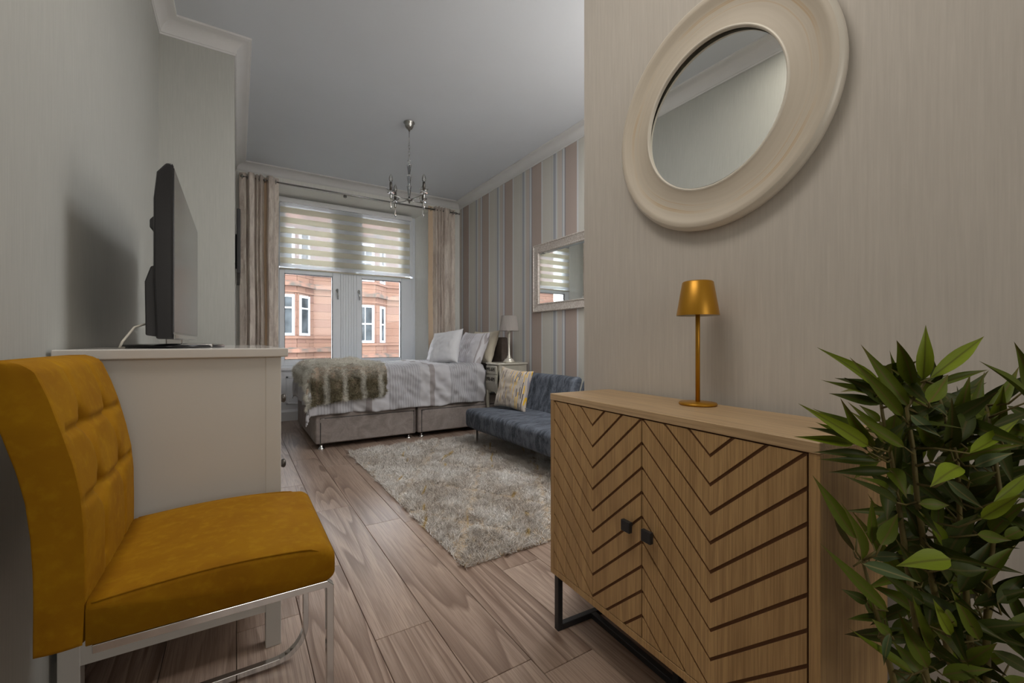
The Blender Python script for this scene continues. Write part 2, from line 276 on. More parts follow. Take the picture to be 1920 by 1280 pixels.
# ---------------------------------------------------------------- mesh helpers
def root_loc(p):
    while p.parent: p = p.parent
    return p.location
def link(name, me, mat, parent=None, world=True, smooth=False):
    o = bpy.data.objects.new(name, me); COL.objects.link(o)
    if mat is not None and not me.materials:
        for m_ in (mat if isinstance(mat, (list, tuple)) else [mat]): me.materials.append(m_)
    if parent:
        o.parent = parent
        if world: me.transform(Matrix.Translation(-root_loc(parent)))
    if smooth: me.shade_smooth()
    return o
class MB:
    def __init__(s): s.v = []; s.f = []; s.mi = []
    def add(s, vs, fs, mi=0):
        n = len(s.v); s.v += [tuple(p) for p in vs]; s.f += [tuple(i+n for i in f) for f in fs]; s.mi += [mi]*len(fs); return s
    def box(s, lo, hi, mi=0, mat=None):
        x0, y0, z0 = lo; x1, y1, z1 = hi
        vs = [(x0,y0,z0),(x1,y0,z0),(x1,y1,z0),(x0,y1,z0),(x0,y0,z1),(x1,y0,z1),(x1,y1,z1),(x0,y1,z1)]
        if mat is not None: vs = [mat @ Vector(v) for v in vs]
        return s.add(vs, [(0,3,2,1),(4,5,6,7),(0,1,5,4),(1,2,6,5),(2,3,7,6),(3,0,4,7)], mi)
    def lathe(s, prof, seg=24, c=(0,0,0), mat=None, mi=0, cap=True):
        vs = []; fs = []
        for (r, z) in prof:
            for k in range(seg): a = 2*PI*k/seg; vs.append((c[0]+r*math.cos(a), c[1]+r*math.sin(a), c[2]+z))
        for i in range(len(prof)-1):
            for k in range(seg): k2 = (k+1) % seg; fs.append((i*seg+k, i*seg+k2, (i+1)*seg+k2, (i+1)*seg+k))
        if cap: fs.append(tuple(range(seg))[::-1]); fs.append(tuple((len(prof)-1)*seg+k for k in range(seg)))
        if mat is not None: vs = [mat @ Vector(v) for v in vs]
        return s.add(vs, fs, mi)
    def tube(s, pts, r, seg=8, mi=0, square=False, closed=False):
        pts = [Vector(p) for p in pts]; n = len(pts); rs = r if isinstance(r, (list, tuple)) else [r]*n
        vs = []; fs = []; up = None
        for i, p in enumerate(pts):
            if closed: d = pts[(i+1) % n]-pts[i-1]
            else: d = pts[min(i+1, n-1)]-pts[max(i-1, 0)]
            d.normalize()
            if up is None: up = Vector((0,0,1)) if abs(d.z) < .9 else Vector((1,0,0))
            a = d.cross(up); 
            if a.length < 1e-4: a = d.cross(Vector((0,1,0)))
            a.normalize(); b = a.cross(d); b.normalize(); up = b
            for k in range(seg):
                an = 2*PI*(k+(.5 if square else 0))/seg; rr = rs[i]*(1.414 if square else 1)
                vs.append(p + a*math.cos(an)*rr + b*math.sin(an)*rr)
        m = n if closed else n-1
        for i in range(m):
            j = (i+1) % n
            for k in range(seg): k2 = (k+1) % seg; fs.append((i*seg+k, i*seg+k2, j*seg+k2, j*seg+k))
        if not closed: fs.append(tuple(range(seg))[::-1]); fs.append(tuple((n-1)*seg+k for k in range(seg)))
        return s.add(vs, fs, mi)
    def prism(s, poly, a, b, axis=1, mi=0):
        # poly in the two remaining axes, extruded along axis from a to b
        def P(p, q): 
            l = list(p); l.insert(axis, q); return tuple(l)
        n = len(poly); vs = [P(p, a) for p in poly]+[P(p, b) for p in poly]
        fs = [tuple(range(n)), tuple(range(2*n-1, n-1, -1))]+[(i, i+n, (i+1) % n+n, (i+1) % n) for i in range(n)]
        return s.add(vs, fs, mi)
    def grid(s, fn, nu, nv, mi=0, flip=False):
        vs = [fn(i/nu, j/nv) for i in range(nu+1) for j in range(nv+1)]; fs = []
        for i in range(nu):
            for j in range(nv):
                q = (i*(nv+1)+j, (i+1)*(nv+1)+j, (i+1)*(nv+1)+j+1, i*(nv+1)+j+1); fs.append(q[::-1] if flip else q)
        return s.add(vs, fs, mi)
    def mesh(s, name, bevel=0, seg=2, fix=True):
        me = bpy.data.meshes.new(name); me.from_pydata(s.v, [], s.f)
        if any(s.mi): me.polygons.foreach_set('material_index', s.mi)
        if fix or bevel:
            bm = bmesh.new(); bm.from_mesh(me)
            if fix: bmesh.ops.recalc_face_normals(bm, faces=bm.faces)
            if bevel:
                es = [e for e in bm.edges if len(e.link_faces) == 2 and e.calc_face_angle(0) > .6]
                bmesh.ops.bevel(bm, geom=es, offset=bevel, segments=seg, profile=.5, affect='EDGES', clamp_overlap=True)
            bm.to_mesh(me); bm.free()
        me.update(); return me
    def build(s, name, mat, parent=None, bevel=0, seg=2, world=True, smooth=False, fix=True):
        return link(name, s.mesh(name, bevel, seg, fix), mat, parent, world, smooth)
def thing(name, label, cat, loc=(0,0,0), rotz=0, group=None):
    o = bpy.data.objects.new(name, None); COL.objects.link(o); o.location = loc; o.rotation_euler = (0, 0, rotz); o.empty_display_size = .1
    o['label'] = label; o['category'] = cat
    if group: o['group'] = group
    return o
def tag(o, label, cat, group=None):
    o['label'] = label; o['category'] = cat
    if group: o['group'] = group
    return o
def struct(o): o['kind'] = 'structure'; return o
def bx(name, lo, hi, mat, parent=None, bevel=0, seg=2, world=True, smooth=False): return MB().box(lo, hi).build(name, mat, parent, bevel, seg, world, smooth)
def N3(x, y, z, s=1.0): return mnoise.noise(Vector((x*s, y*s, z*s)))
def auto(o, deg=40):
    me = o.data; me.shade_smooth()
    try: me.set_sharp_from_angle(angle=math.radians(deg))
    except Exception: pass
    return o
cy, sy_ = math.cos(YAW), math.sin(YAW)
def at(u, v, d):   # a point seen at (u, v) in the 1920x1280 photograph, d metres along the viewing axis
    r = (u-960)/812*d; return Vector((d*sy_+r*cy, d*cy-r*sy_, 1+(640-v)/812*d))
# ---------------------------------------------------------------- setting
XL, XP, XR, XH = -.42, -.015, 2.79, 1.21
YP, YW, YG, YN, YB = 3.52, 5.85, 6.17, 1.35, -2.6
HC = 3.05
fl = struct(bx('floor', (-.8, YB-.2, -.06), (3.2, 6.5, -.009), M['under']))
pw = .196; rows = {0: (2.05, .194), 1: (1.469, .39), 2: (2.41, .586), 3: (1.05, .782), 4: (1.62, .978)}
pm = {}
for k in range(-6, 13):
    x0 = .39-pw+k*pw
    jo = rows[k][0] if k in rows else random.uniform(0, 1.29)
    y = jo
    while y > YB: y -= 1.29
    while y < 6.2:
        a, b = max(y, YB), min(y+1.29, 6.2)
        if x0+pw > XL-.1 and x0 < 2.9 and b-a > .02:
            key = round(b-a, 3)
            if key not in pm:
                pm[key] = MB().box((-pw/2+.0010, -key/2+.0010, -.009), (pw/2-.0010, key/2-.0010, 0)).mesh('plank', .0012, 1); pm[key].materials.append(M['floor'])
            o = bpy.data.objects.new('plank', pm[key]); COL.objects.link(o); o.parent = fl; o.location = (x0+pw/2, (a+b)/2, 0)
        y += 1.29
wl_ = struct(bx('wall_left', (XL-.2, YB-.2, -.06), (XL, YP, HC+.1), M['paper_left']))
struct(bx('wall_pier', (XL-.2, YP, -.06), (XP, 6.6, HC+.1), M['paper_left']))
m = MB(); m.box((XH, YB-.2, -.06), (XH+.14, YN, HC+.1)); struct(m.build('wall_hall', M['paper']))
struct(bx('wall_return', (XH+.14, YN-.14, -.06), (3.1, YN, HC+.1), M['paper']))
struct(bx('wall_right', (XR, YN, -.06), (XR+.2, 6.6, HC+.1), M['stripes']))
struct(bx('wall_rear', (XL-.2, YB-.2, -.06), (XH+.2, YB, HC+.1), M['paper']))
struct(bx('ceiling', (-.8, YB-.2, HC), (3.2, 6.6, HC+.12), M['ceiling']))
m = MB()   # window wall around the deep, splayed opening
m.prism([(XP, YW), (.30, YW), (.41, YG), (.41, 6.6), (XP, 6.6)], -.06, HC+.1, 2)
m.prism([(2.33, YW), (XR, YW), (XR, 6.6), (2.215, 6.6), (2.215, YG)], -.06, HC+.1, 2)
m.prism([(YW, 2.87), (YG, 2.81), (6.6, 2.81), (6.6, HC+.1), (YW, HC+.1)], .29, 2.34, 0)
struct(m.build('wall_back', M['reveal']))
m = MB(); m.box((.40, YG-.03, -.06), (2.22, 6.55, .64)); wb = struct(m.build('wall_under_window', M['white']))
for (a, b) in ((.52, 1.28), (1.38, 2.12)):
    mm = MB()
    for (lo, hi) in (((a, .20), (b, .225)), ((a, .535), (b, .56)), ((a, .20), (a+.025, .56)), ((b-.025, .20), (b, .56))): mm.box((lo[0], YG-.042, lo[1]), (hi[0], YG-.029, hi[1]))
    mm.build('panel_moulding', M['white'], wb, .003, 1, world=False)
def skirt(name, pts, h=.15):
    m = MB(); prof = [(0, 0), (.018, 0), (.018, h-.03), (.010, h-.012), (.006, h), (0, h)]
    for (p, q, n) in pts:
        p, q, n = Vector(p), Vector(q), Vector(n); vs = [tuple(P+n*a)+(z,) for P in (p, q) for (a, z) in prof]
        k = len(prof); m.add(vs, [tuple(range(k)), tuple(range(2*k-1, k-1, -1))]+[(i, i+k, (i+1) % k+k, (i+1) % k) for i in range(k)])
    return struct(m.build(name, M['white']))
skirt('baseboard_back', [((.41, YG-.03), (2.21, YG-.03), (0, -1)), ((2.35, YW), (XR, YW), (0, -1)), ((XP, YW), (.30, YW), (0, -1))], .14)
skirt('baseboard_left', [((XL, 1.7), (XL, YP), (1, 0)), ((XP, YP), (XP, YW), (1, 0)), ((XL, YP), (XP, YP), (0, -1))])
skirt('baseboard_right', [((XR, YN), (XR, YW), (-1, 0)), ((XH, YB), (XH, YN), (-1, 0)), ((XH, YN), (XR, YN), (0, 1))])
# cove cornice swept round the room with mitred corners
path = [(XL, YB), (XL, YP), (XP, YP), (XP, YW), (XR, YW), (XR, YN), (XH, YN), (XH, YB)]
prof = [(0, -.098), (.006, -.098), (.008, -.088)]
for i in range(9):
    a = PI/2*i/8; prof.append((.012+.076*(1-math.cos(a)), -.086+.070*math.sin(a)))
prof += [(.094, -.012), (.098, -.012), (.100, 0), (0, 0)]
m = MB(); rings = []
n = len(path)
for i in range(n):
    p = Vector(path[i]); d1 = (Vector(path[i])-Vector(path[i-1])).normalized(); d2 = (Vector(path[(i+1) % n])-p).normalized()
    n1 = Vector((d1.y, -d1.x)); n2 = Vector((d2.y, -d2.x)); mv = (n1+n2); mv = mv/(mv.dot(n1)) 
    rings.append([(p.x+mv.x*a, p.y+mv.y*a, HC+z) for a, z in prof])
k = len(prof); vs = [v for r in rings for v in r]; fs = []
for i in range(n):
    j = (i+1) % n
    for q in range(k): fs.append((i*k+q, i*k+(q+1) % k, j*k+(q+1) % k, j*k+q))
m.add(vs, fs); auto(struct(m.build('trim_1', M['cornice'])), 35)
# ---------------------------------------------------------------- window
win = bpy.data.objects.new('window_1', None); COL.objects.link(win); win['kind'] = 'structure'; win.location = (1.3, YG, .7)
YF0, YF1 = YG-.02, YG+.06
def rect_frame(m, x0, x1, z0, z1, w, y0, y1, wt=None):
    wt = wt or w
    m.box((x0, y0, z0), (x0+w, y1, z1)); m.box((x1-w, y0, z0), (x1, y1, z1)); m.box((x0+w, y0, z0), (x1-w, y1, z0+w)); m.box((x0+w, y0, z1-wt), (x1-w, y1, z1))
m = MB(); rect_frame(m, .41, 2.215, .66, 2.81, .035, YF0, YF1+.02); m.build('window_frame', M['upvc'], win, .004, 1)
m = MB(); m.box((1.175, YF0-.012, .69), (1.375, YF1, 2.78))
for q in range(5): m.box((1.20+q*.035, YF0-.018, .69), (1.212+q*.035, YF0-.01, 2.78))
m.build('mullion', M['upvc'], win, .003, 1)
for (x0, x1, hx, px0, px1) in ((.445, 1.175, 1.128, .504, 1.072), (1.375, 2.18, 1.408, 1.45, 2.00)):
    m = MB(); z0, z1, pz0, pz1 = .69, 1.925, .770, 1.862
    m.box((x0, YF0-.01, z0), (px0, YF1, z1)); m.box((px1, YF0-.01, z0), (x1, YF1, z1)); m.box((px0, YF0-.01, z0), (px1, YF1, pz0)); m.box((px0, YF0-.01, pz1), (px1, YF1, z1))
    sash = m.build('casement', M['upvc'], win, .005, 1)
    m = MB(); rect_frame(m, px0-.004, px1+.004, pz0-.004, pz1+.004, .010, YF0+.005, YF0+.02); m.build('glazing_bead', M['tv_matt'], sash)
    bx('pane', (px0-.003, YG+.02, pz0-.003), (px1+.003, YG+.024, pz1+.003), M['glass'], sash)
    m = MB(); m.lathe([(.018, 0), (.018, .006), (.012, .012)], 12, mat=Matrix.Translation((hx, YF0-.010, 1.68)) @ Matrix.Scale(1.5, 4, (0,0,1)) @ Matrix.Rotation(PI/2, 4, 'X'))
    m.tube([(hx, YF0-.02, 1.685), (hx, YF0-.045, 1.68), (hx+.004, YF0-.048, 1.62), (hx+.006, YF0-.045, 1.56)], [.008, .009, .008, .006], 8)
    m.build('window_handle', M['chrome'], sash, smooth=True)
    m = MB(); z0, z1 = 1.95, 2.775
    m.box((x0, YF0-.004, z0), (px0+.01, YF1, z1)); m.box((px1-.01, YF0-.004, z0), (x1, YF1, z1)); m.box((px0, YF0-.004, z0), (px1, YF1, z0+.03)); m.box((px0, YF0-.004, z1-.05), (px1, YF1, z1))
    tl = m.build('top_light', M['upvc'], win, .005, 1)
    bx('pane', (px0, YG+.02, z0+.02), (px1, YG+.024, z1-.04), M['glass'], tl)
m = MB(); m.box((.38, YG-.09, .635), (2.23, YG+.03, .665)); m.build('window_sill', M['white'], win, .006)
# ---------------------------------------------------------------- roller blind
YBL = 6.09
bl = thing('roller_blind', 'cream and sheer banded day and night roller blind over the upper window', 'blind', (1.28, YBL, 2.80))
m = MB(); m.prism([(YBL-.045, 2.735), (YBL-.05, 2.76), (YBL-.045, 2.79), (YBL-.02, 2.805), (YBL+.04, 2.805), (YBL+.04, 2.735)], .435, 2.125, 0); auto(m.build('cassette', M['white'], bl))
z = 1.925; per = .1265
while z < 2.70:
    bx('sheer_band', (.45, YBL-.001, z), (2.11, YBL+.0005, min(z+.055, 2.74)), M['blind_sheer'], bl)
    bx('opaque_band', (.45, YBL-.0035, z+.055), (2.11, YBL+.002, min(z+per, 2.74)), M['blind_opaque'], bl); z += per
m = MB(); m.tube([(.445, YBL, 1.913), (2.115, YBL, 1.913)], .011, 10); m.build('bottom_rail', M['blind_opaque'], bl, smooth=True)
m = MB(); m.tube([(2.13, YBL-.02, 2.74), (2.13, YBL-.02, 1.6), (2.135, YBL-.03, 1.59), (2.14, YBL-.02, 1.6), (2.14, YBL-.02, 2.74)], .0018, 5); m.build('pull_chain', M['white'], bl)
# ---------------------------------------------------------------- curtain pole and curtains
YR = 5.755; ZR = 2.862
pole = thing('curtain_pole', 'slim brushed steel curtain pole running above the window', 'curtain pole', (1.35, YR, ZR))
m = MB(); m.tube([(.03, YR, ZR), (2.68, YR, ZR)], .010, 10); m.build('rod', M['nickel'], pole, smooth=True)
for x in (2.70,):
    m = MB(); m.lathe([(.010, -.02), (.018, -.012), (.018, .012), (.012, .02), (.012, .05), (.017, .055), (.017, .065), (.0, .07)], 12, mat=Matrix.Translation((x-.02, YR, ZR)) @ Matrix.Rotation(PI/2, 4, 'Y')); m.build('finial', M['nickel'], pole, smooth=True)
for x in (.10, 1.17, 2.60):
    m = MB(); m.tube([(x, YW, ZR), (x, YR+.012, ZR)], .007, 8); m.lathe([(.022, 0), (.022, .008), (.0, .008)], 12, mat=Matrix.Translation((x, YW, ZR)) @ Matrix.Rotation(PI/2, 4, 'X')); m.build('bracket', M['nickel'], pole, smooth=True)
def curtain(name, label, x0, x1, prof, seedv, linings):
    c = thing(name, label, 'curtain', ((x0+x1)/2, YR, 0.02))
    ss = [p[0] for p in prof]; yy = [p[1] for p in prof]
    fine = np.linspace(0, 1, 401); yv = np.interp(fine, ss, yy); ker = np.hanning(17); ker /= ker.sum(); yv = np.convolve(np.pad(yv, 8, 'edge'), ker, 'valid')
    def fn(i, j, dy=0.0):
        z = .03+(ZR+.045-.03)*j
        s = min(1, max(0, i+.018*N3(i*2, j*2.2, seedv)*math.sin(PI*i)))
        y = float(np.interp(s, fine, yv))*(1+.25*N3(i*5, j*2.5, seedv+5))+.008*N3(i*9, j*5, seedv)
        return (x0+(x1-x0)*i+.012*N3(i*2, j*2.6, seedv+9), YR+y+dy, z)
    m = MB(); m.grid(fn, 150, 44); o = m.build('drape', M['curtain'], c, fix=False, smooth=True)
    sm = o.modifiers.new('s', 'SOLIDIFY'); sm.thickness = .003
    for (a, b) in linings:
        m = MB(); m.grid(lambda i, j: fn(a+(b-a)*i, j, -.007), 8, 44); o = m.build('lining', M['curtain_gold'], c, fix=False, smooth=True); o['label'] = 'peach gold lining turned outward'
    for q in range(7):
        s = (q+.5)/7; x = x0+(x1-x0)*s
        m = MB(); R = Matrix.Translation((x, YR, ZR)) @ Matrix.Rotation(PI/2, 4, 'Y')
        m.tube([R @ Vector((.024*math.cos(a*PI/8), .024*math.sin(a*PI/8), 0)) for a in range(16)], .005, 6, closed=True); m.build('eyelet', M['nickel'], c, smooth=True)
    return c
curtain('curtain', 'beige crushed velvet curtain hanging left of the window by the pier', .02, .41, [(0,.02),(.16,-.015),(.2,.04),(.24,-.05),(.38,-.055),(.41,.03),(.45,-.055),(.50,.01),(.54,-.06),(.60,0),(.64,.055),(.69,.055),(.73,-.065),(.84,-.055),(.90,-.01),(1,-.005)], 1.3, [(.635, .70)])
curtain('curtain', 'beige crushed velvet curtain hanging right of the window beside the bed', 2.27, 2.67, [(0,.02),(.19,.03),(.23,-.055),(.29,.02),(.34,-.06),(.40,.02),(.45,-.055),(.52,.02),(.58,-.04),(.8,-.015),(.9,.02),(1,-.01)], 7.9, [(0, .17)])
# ---------------------------------------------------------------- wall TV on the pier's side
tv2 = thing('wall_television', 'thin black wall mounted television seen edge on beside the left curtain', 'television', (XP+.005, 4.75, 1.8))
bx('bracket_plate', (XP+.001, 4.55, 1.70), (XP+.012, 4.95, 1.95), M['tv_matt'], tv2)
bx('casing', (XP+.012, 4.30, 1.575), (XP+.038, 5.25, 2.115), M['tv_matt'], tv2, .004)
bx('screen', (XP+.038, 4.31, 1.59), (XP+.0395, 5.24, 2.105), M['tv_matt'], tv2)
# ---------------------------------------------------------------- chandelier
CX, CY = 1.36, 3.94
ch = thing('chandelier', 'small polished chrome chandelier with glass column and four candle bulbs', 'chandelier', (CX, CY, HC))
m = MB(); m.lathe([(.050, 0), (.052, -.006), (.042, -.012), (.040, -.035), (.028, -.058), (.012, -.064), (.009, -.080), (.0, -.081)], 24, (CX, CY, HC)); m.build('ceiling_rose', M['nickel'], ch, smooth=True)
m = MB(); m.tube([(CX, CY, HC-.08), (CX, CY, 2.87)], .003, 6)
zz = 2.865; q = 0
while zz > 2.70:
    pts = []
    for a in range(14):
        an = 2*PI*a/14; w = .0075*math.cos(an); h = .019*math.sin(an)
        pts.append((CX+(w if q % 2 else 0), CY+(0 if q % 2 else w), zz-.015+h))
    m.tube(pts, .0022, 5, closed=True); zz -= .030; q += 1
m.tube([(CX+.014*math.cos(a*PI/8), CY, 2.685+.014*math.sin(a*PI/8)) for a in range(16)], .003, 6, closed=True)
m.build('chain', M['nickel'], ch, smooth=True)
m = MB(); m.tube([(CX, CY, 2.67), (CX, CY, 2.29)], .004, 8); m.lathe([(.0, -.03), (.008, -.028), (.012, -.012), (.03, -.004), (.032, .004), (.014, .012), (.006, .03)], 20, (CX, CY, 2.325)); m.build('centre_column', M['nickel'], ch, smooth=True)
for z0 in (2.355, 2.455, 2.555):
    m = MB(); m.lathe([(.009, 0), (.011, .01), (.020, .088), (.020, .096), (.010, .099)], 16, (CX, CY, z0)); m.build('glass_vase_section', M['vase_glass'], ch)
    m = MB(); m.lathe([(.021, 0), (.022, .003), (.021, .006)], 16, (CX, CY, z0+.094)); m.build('collar', M['chrome'], ch)
Rt = Vector((cy, -sy_, 0)); Fw = Vector((sy_, cy, 0))
for (sr, sf) in ((-.90, -1), (1.10, -1), (-1.10, 1), (.69, 1)):
    e = Vector((CX, CY, 2.335))+Rt*.15*sr+Fw*.13*sf; c0 = Vector((CX, CY, 2.325))
    m = MB(); m.tube([c0, c0.lerp(e, .5)+Vector((0,0,-.004)), e], .0042, 8); arm = m.build('arm', M['nickel'], ch, smooth=True)
    m = MB(); m.lathe([(.006, -.045), (.010, -.035), (.010, .0), (.006, .012), (.012, .03), (.012, .035)], 14, e); m.build('candle_cup', M['nickel'], arm, smooth=True)
    m = MB(); m.lathe([(.012, .028), (.040, .044), (.040, .047), (.026, .036), (.024, .02), (.036, .012), (.034, .008), (.012, .014)], 8, e); m.build('crystal_bobeche', M['crystal'], arm)
    m = MB(); m.lathe([(.0125, .04), (.0125, .105), (.010, .107)], 14, e); m.build('candle_tube', M['pewter'], arm, smooth=True)
    m = MB(); m.lathe([(.008, .107), (.015, .122), (.0175, .14), (.014, .158), (.006, .176), (.001, .184)], 16, e); m.build('bulb', M['bulb'], arm, smooth=True)
    m = MB(); m.tube([e+Vector((0,0,-.045)), e+Vector((0,0,-.06))], .0015, 5); m.lathe([(.001, -.14), (.011, -.115), (.007, -.085), (.0015, -.058)], 6, e); m.build('crystal_drop', M['crystal'], arm)
# ---------------------------------------------------------------- rectangular mirror on the striped wall
mr = thing('rectangular_mirror', 'rectangular mirror in a worn pale frame on the striped wall', 'mirror', (XR, 3.35, 1.69))
Y0, Y1, Z0, Z1 = 2.78, 3.92, 1.318, 2.052
def picture_frame(m, prof):   # prof: (inset, x offset from wall)
    rg = [[(XR-xo, Y0+i, Z0+i), (XR-xo, Y1-i, Z0+i), (XR-xo, Y1-i, Z1-i), (XR-xo, Y0+i, Z1-i)] for i, xo in prof]
    vs = [v for r in rg for v in r]; fs = []
    for a in range(len(rg)-1):
        for q in range(4): fs.append((a*4+q, a*4+(q+1) % 4, (a+1)*4+(q+1) % 4, (a+1)*4+q))
    m.add(vs, fs)
m = MB(); picture_frame(m, [(0, .001), (0, .028), (.006, .034), (.014, .034), (.018, .028), (.075, .020), (.082, .026), (.09, .026), (.094, .014)]); m.build('frame', M['wood_frame'], mr)
m = MB(); picture_frame(m, [(.092, .014), (.094, .0145), (.118, .018)]); m.build('bevel', M['mirror'], mr)
m = MB(); m.box((XR-.0182, Y0+.118, Z0+.118), (XR-.016, Y1-.118, Z1-.118)); m.build('glass', M['mirror'], mr)
# ---------------------------------------------------------------- round mirror
rm = thing('round_mirror', 'large round mirror in a wide champagne dished frame above the sideboard', 'mirror', (1.208, .772, 1.68))
rm.rotation_euler = (0, math.radians(-.2), 0)
TR = Matrix.Rotation(-PI/2, 4, 'Y')
def lathe_m(prof, seg=96, cap=False): 
    m = MB(); m.lathe(prof, seg, mat=TR, cap=cap); return m
lathe_m([(.335, .001), (.342, .006), (.345, .022), (.342, .031), (.334, .036)]).build('outer_edge', M['champagne_rim'], rm, world=False, smooth=True)
lathe_m([(.334, .036), (.326, .038), (.318, .036), (.308, .029), (.285, .024), (.26, .0235), (.235, .026), (.226, .030)]).build('dished_frame', M['champagne'], rm, world=False, smooth=True)
lathe_m([(.226, .030), (.222, .033), (.218, .031), (.2165, .022)]).build('inner_lip', M['champagne_rim'], rm, world=False, smooth=True)
g = lathe_m([(.0001, .0), (.2175, .0), (.2175, .002), (.0001, .002)]); gl = g.build('glass', M['mirror'], rm, world=False)
gl.data.transform(Matrix.Translation((-.020, 0, 0)) @ Matrix.Rotation(math.radians(2.5), 4, 'Y'))
# ---------------------------------------------------------------- chest of drawers (white, eight drawers, long side to the room)
CL = (-.418, 1.62, 0); cx0, cx1, c0, c1 = -.405, .123, 1.62, 3.18
cd = thing('chest_of_drawers', 'long white lacquered chest of drawers against the left wall carrying the television', 'chest of drawers', (-.14, 2.4, 0))
bx('top_board', (-.412, c0-.018, .950), (.142, c1+.018, .978), M['chest_top'], cd, .003)
bx('side_panel', (cx0+.04, c0+.003, .118), (cx1-.045, c0+.018, .950), M['chest'], cd)
bx('side_panel', (cx0+.04, c1-.018, .118), (cx1-.045, c1-.003, .950), M['chest'], cd)
bx('back_panel', (cx0, c0+.02, .12), (cx0+.01, c1-.02, .95), M['chest'], cd)
bx('bottom_panel', (cx0, c0+.02, .12), (cx1-.02, c1-.02, .135), M['chest'], cd)
for yy in (c0, c1-.045):
    for xx in (cx0, cx1-.045): bx('leg', (xx, yy, 0), (xx+.045, yy+.045, .950), M['chest'], cd, .002)
m = MB()
for z in (.118, .185, .422, .656, .905): m.box((cx1-.04, c0+.045, z), (cx1-.003, c1-.045, z+.018))
m.box((cx1-.04, 2.39, .118), (cx1-.003, 2.41, .95)); m.build('face_frame', M['chest'], cd)
kn = None
for (a, b) in ((c0+.048, 2.388), (2.412, c1-.048)):
    for z0, z1 in ((.206, .419), (.443, .653), (.677, .902)):
        d = bx('drawer', (cx1-.022, a, z0), (cx1-.001, b, z1), M['chest'], cd, .002)
        for yy in (a+.15, b-.15):
            m = MB(); m.lathe([(.006, 0), (.006, .012), (.015, .018), (.0165, .026), (.010, .031), (.0, .032)], 14, mat=Matrix.Translation((cx1-.001, yy, (z0+z1)/2)) @ Matrix.Rotation(PI/2, 4, 'Y')); m.build('knob', M['pewter'], d, smooth=True)
# ---------------------------------------------------------------- television on the chest
tv = thing('television', 'large glossy black flat television standing on the white chest', 'television', (-.2, 2.2, .978))
y0, y1 = 1.745, 2.735
m = MB(); m.prism([(-.216, 1.03), (-.222, 1.20), (-.222, 1.45), (-.214, 1.535), (-.190, 1.568), (-.172, 1.568), (-.172, 1.008), (-.216, 1.008)], y0, y1, 1); m.build('casing', M['tv_case'], tv, .006)
m = MB(); m.prism([(-.245, 1.02), (-.247, 1.19), (-.232, 1.24), (-.215, 1.245), (-.215, 1.015)], y0+.03, y1-.1, 1); m.build('rear_housing', M['tv_matt'], tv, .004)
m = MB(); m.prism([(-.216, 1.345), (-.236, 1.365), (-.236, 1.39), (-.216, 1.415)], y0+.04, y1-.2, 1); m.build('rear_rib', M['tv_matt'], tv, .003)
bx('screen', (-.172, y0+.012, 1.030), (-.1705, y1-.012, 1.556), M['screen'], tv)
bx('lower_bezel', (-.1715, y0+.002, 1.008), (-.167, y1-.002, 1.024), M['chrome'], tv, .002)
m = MB(); m.lathe([(.0, 0), (.20, 0), (.205, .005), (.195, .010), (.0, .014)], 40, mat=Matrix.Translation((-.20, 2.10, .979)) @ Matrix.Diagonal((.78, 1.35, 1, 1)), cap=False); m.build('stand_base', M['tv_case'], tv, smooth=True)
bx('stand_neck', (-.225, 2.05, .985), (-.175, 2.32, 1.03), M['chrome'], tv, .004)
bx('stand_foot', (-.17, 1.92, .980), (-.075, 2.06, .994), M['chrome'], tv, .003)
m = MB(); m.tube([(-.245, 1.83, 1.06), (-.275, 1.80, 1.045), (-.30, 1.78, 1.0), (-.305, 1.77, .982), (-.30, 1.80, .981)], .0035, 8); m.build('power_cable', M['cable'], tv, smooth=True)
m = MB(); m.box((-.12, 2.20, .979), (-.075, 2.30, .989)); o = m.build('remote_control', M['tv_matt'], None, .003); tag(o, 'small dark remote control lying beside the television stand on the chest', 'remote control')
# ---------------------------------------------------------------- mustard chair
CH = (-.03, 1.30, 0)
chair = thing('dining_chair', 'mustard velvet dining chair with button tufted back and chrome frame', 'chair', CH)
YC0, YC1 = 1.075, 1.535
inner = [(.452, -.236), (.53, -.234), (.60, -.233), (.66, -.234), (.72, -.239), (.78, -.249), (.84, -.263), (.90, -.280), (.945, -.296), (.966, -.312)]
outer = [(.452, -.300), (.53, -.300), (.60, -.300), (.66, -.302), (.72, -.309), (.78, -.321), (.84, -.336), (.90, -.355), (.945, -.372), (.962, -.382)]
def ipl(tab, z): return float(np.interp(z, [a for a, b in tab], [b for a, b in tab]))
btn = [(y_, z_) for z_ in (.835, .705) for y_ in (1.215, 1.395)]
def backshape(i, j):
    # i around the section loop (0..1) and j height
    z = .452+(.966-.452)*j
    xi, xo = ipl(inner, z), ipl(outer, z)
    n = i/.6 if i < .6 else 1+(i-.6)/.4*3
    if n <= 1: y = YC0+(YC1-YC0)*n; x = xi
    elif n <= 2: y = YC1; x = xi+(xo-xi)*(n-1)
    elif n <= 3: y = YC1-(YC1-YC0)*(n-2); x = xo
    else: y = YC0; x = xo+(xi-xo)*(n-3)
    return x, y, z, n
m = MB(); nu, nv = 200, 100
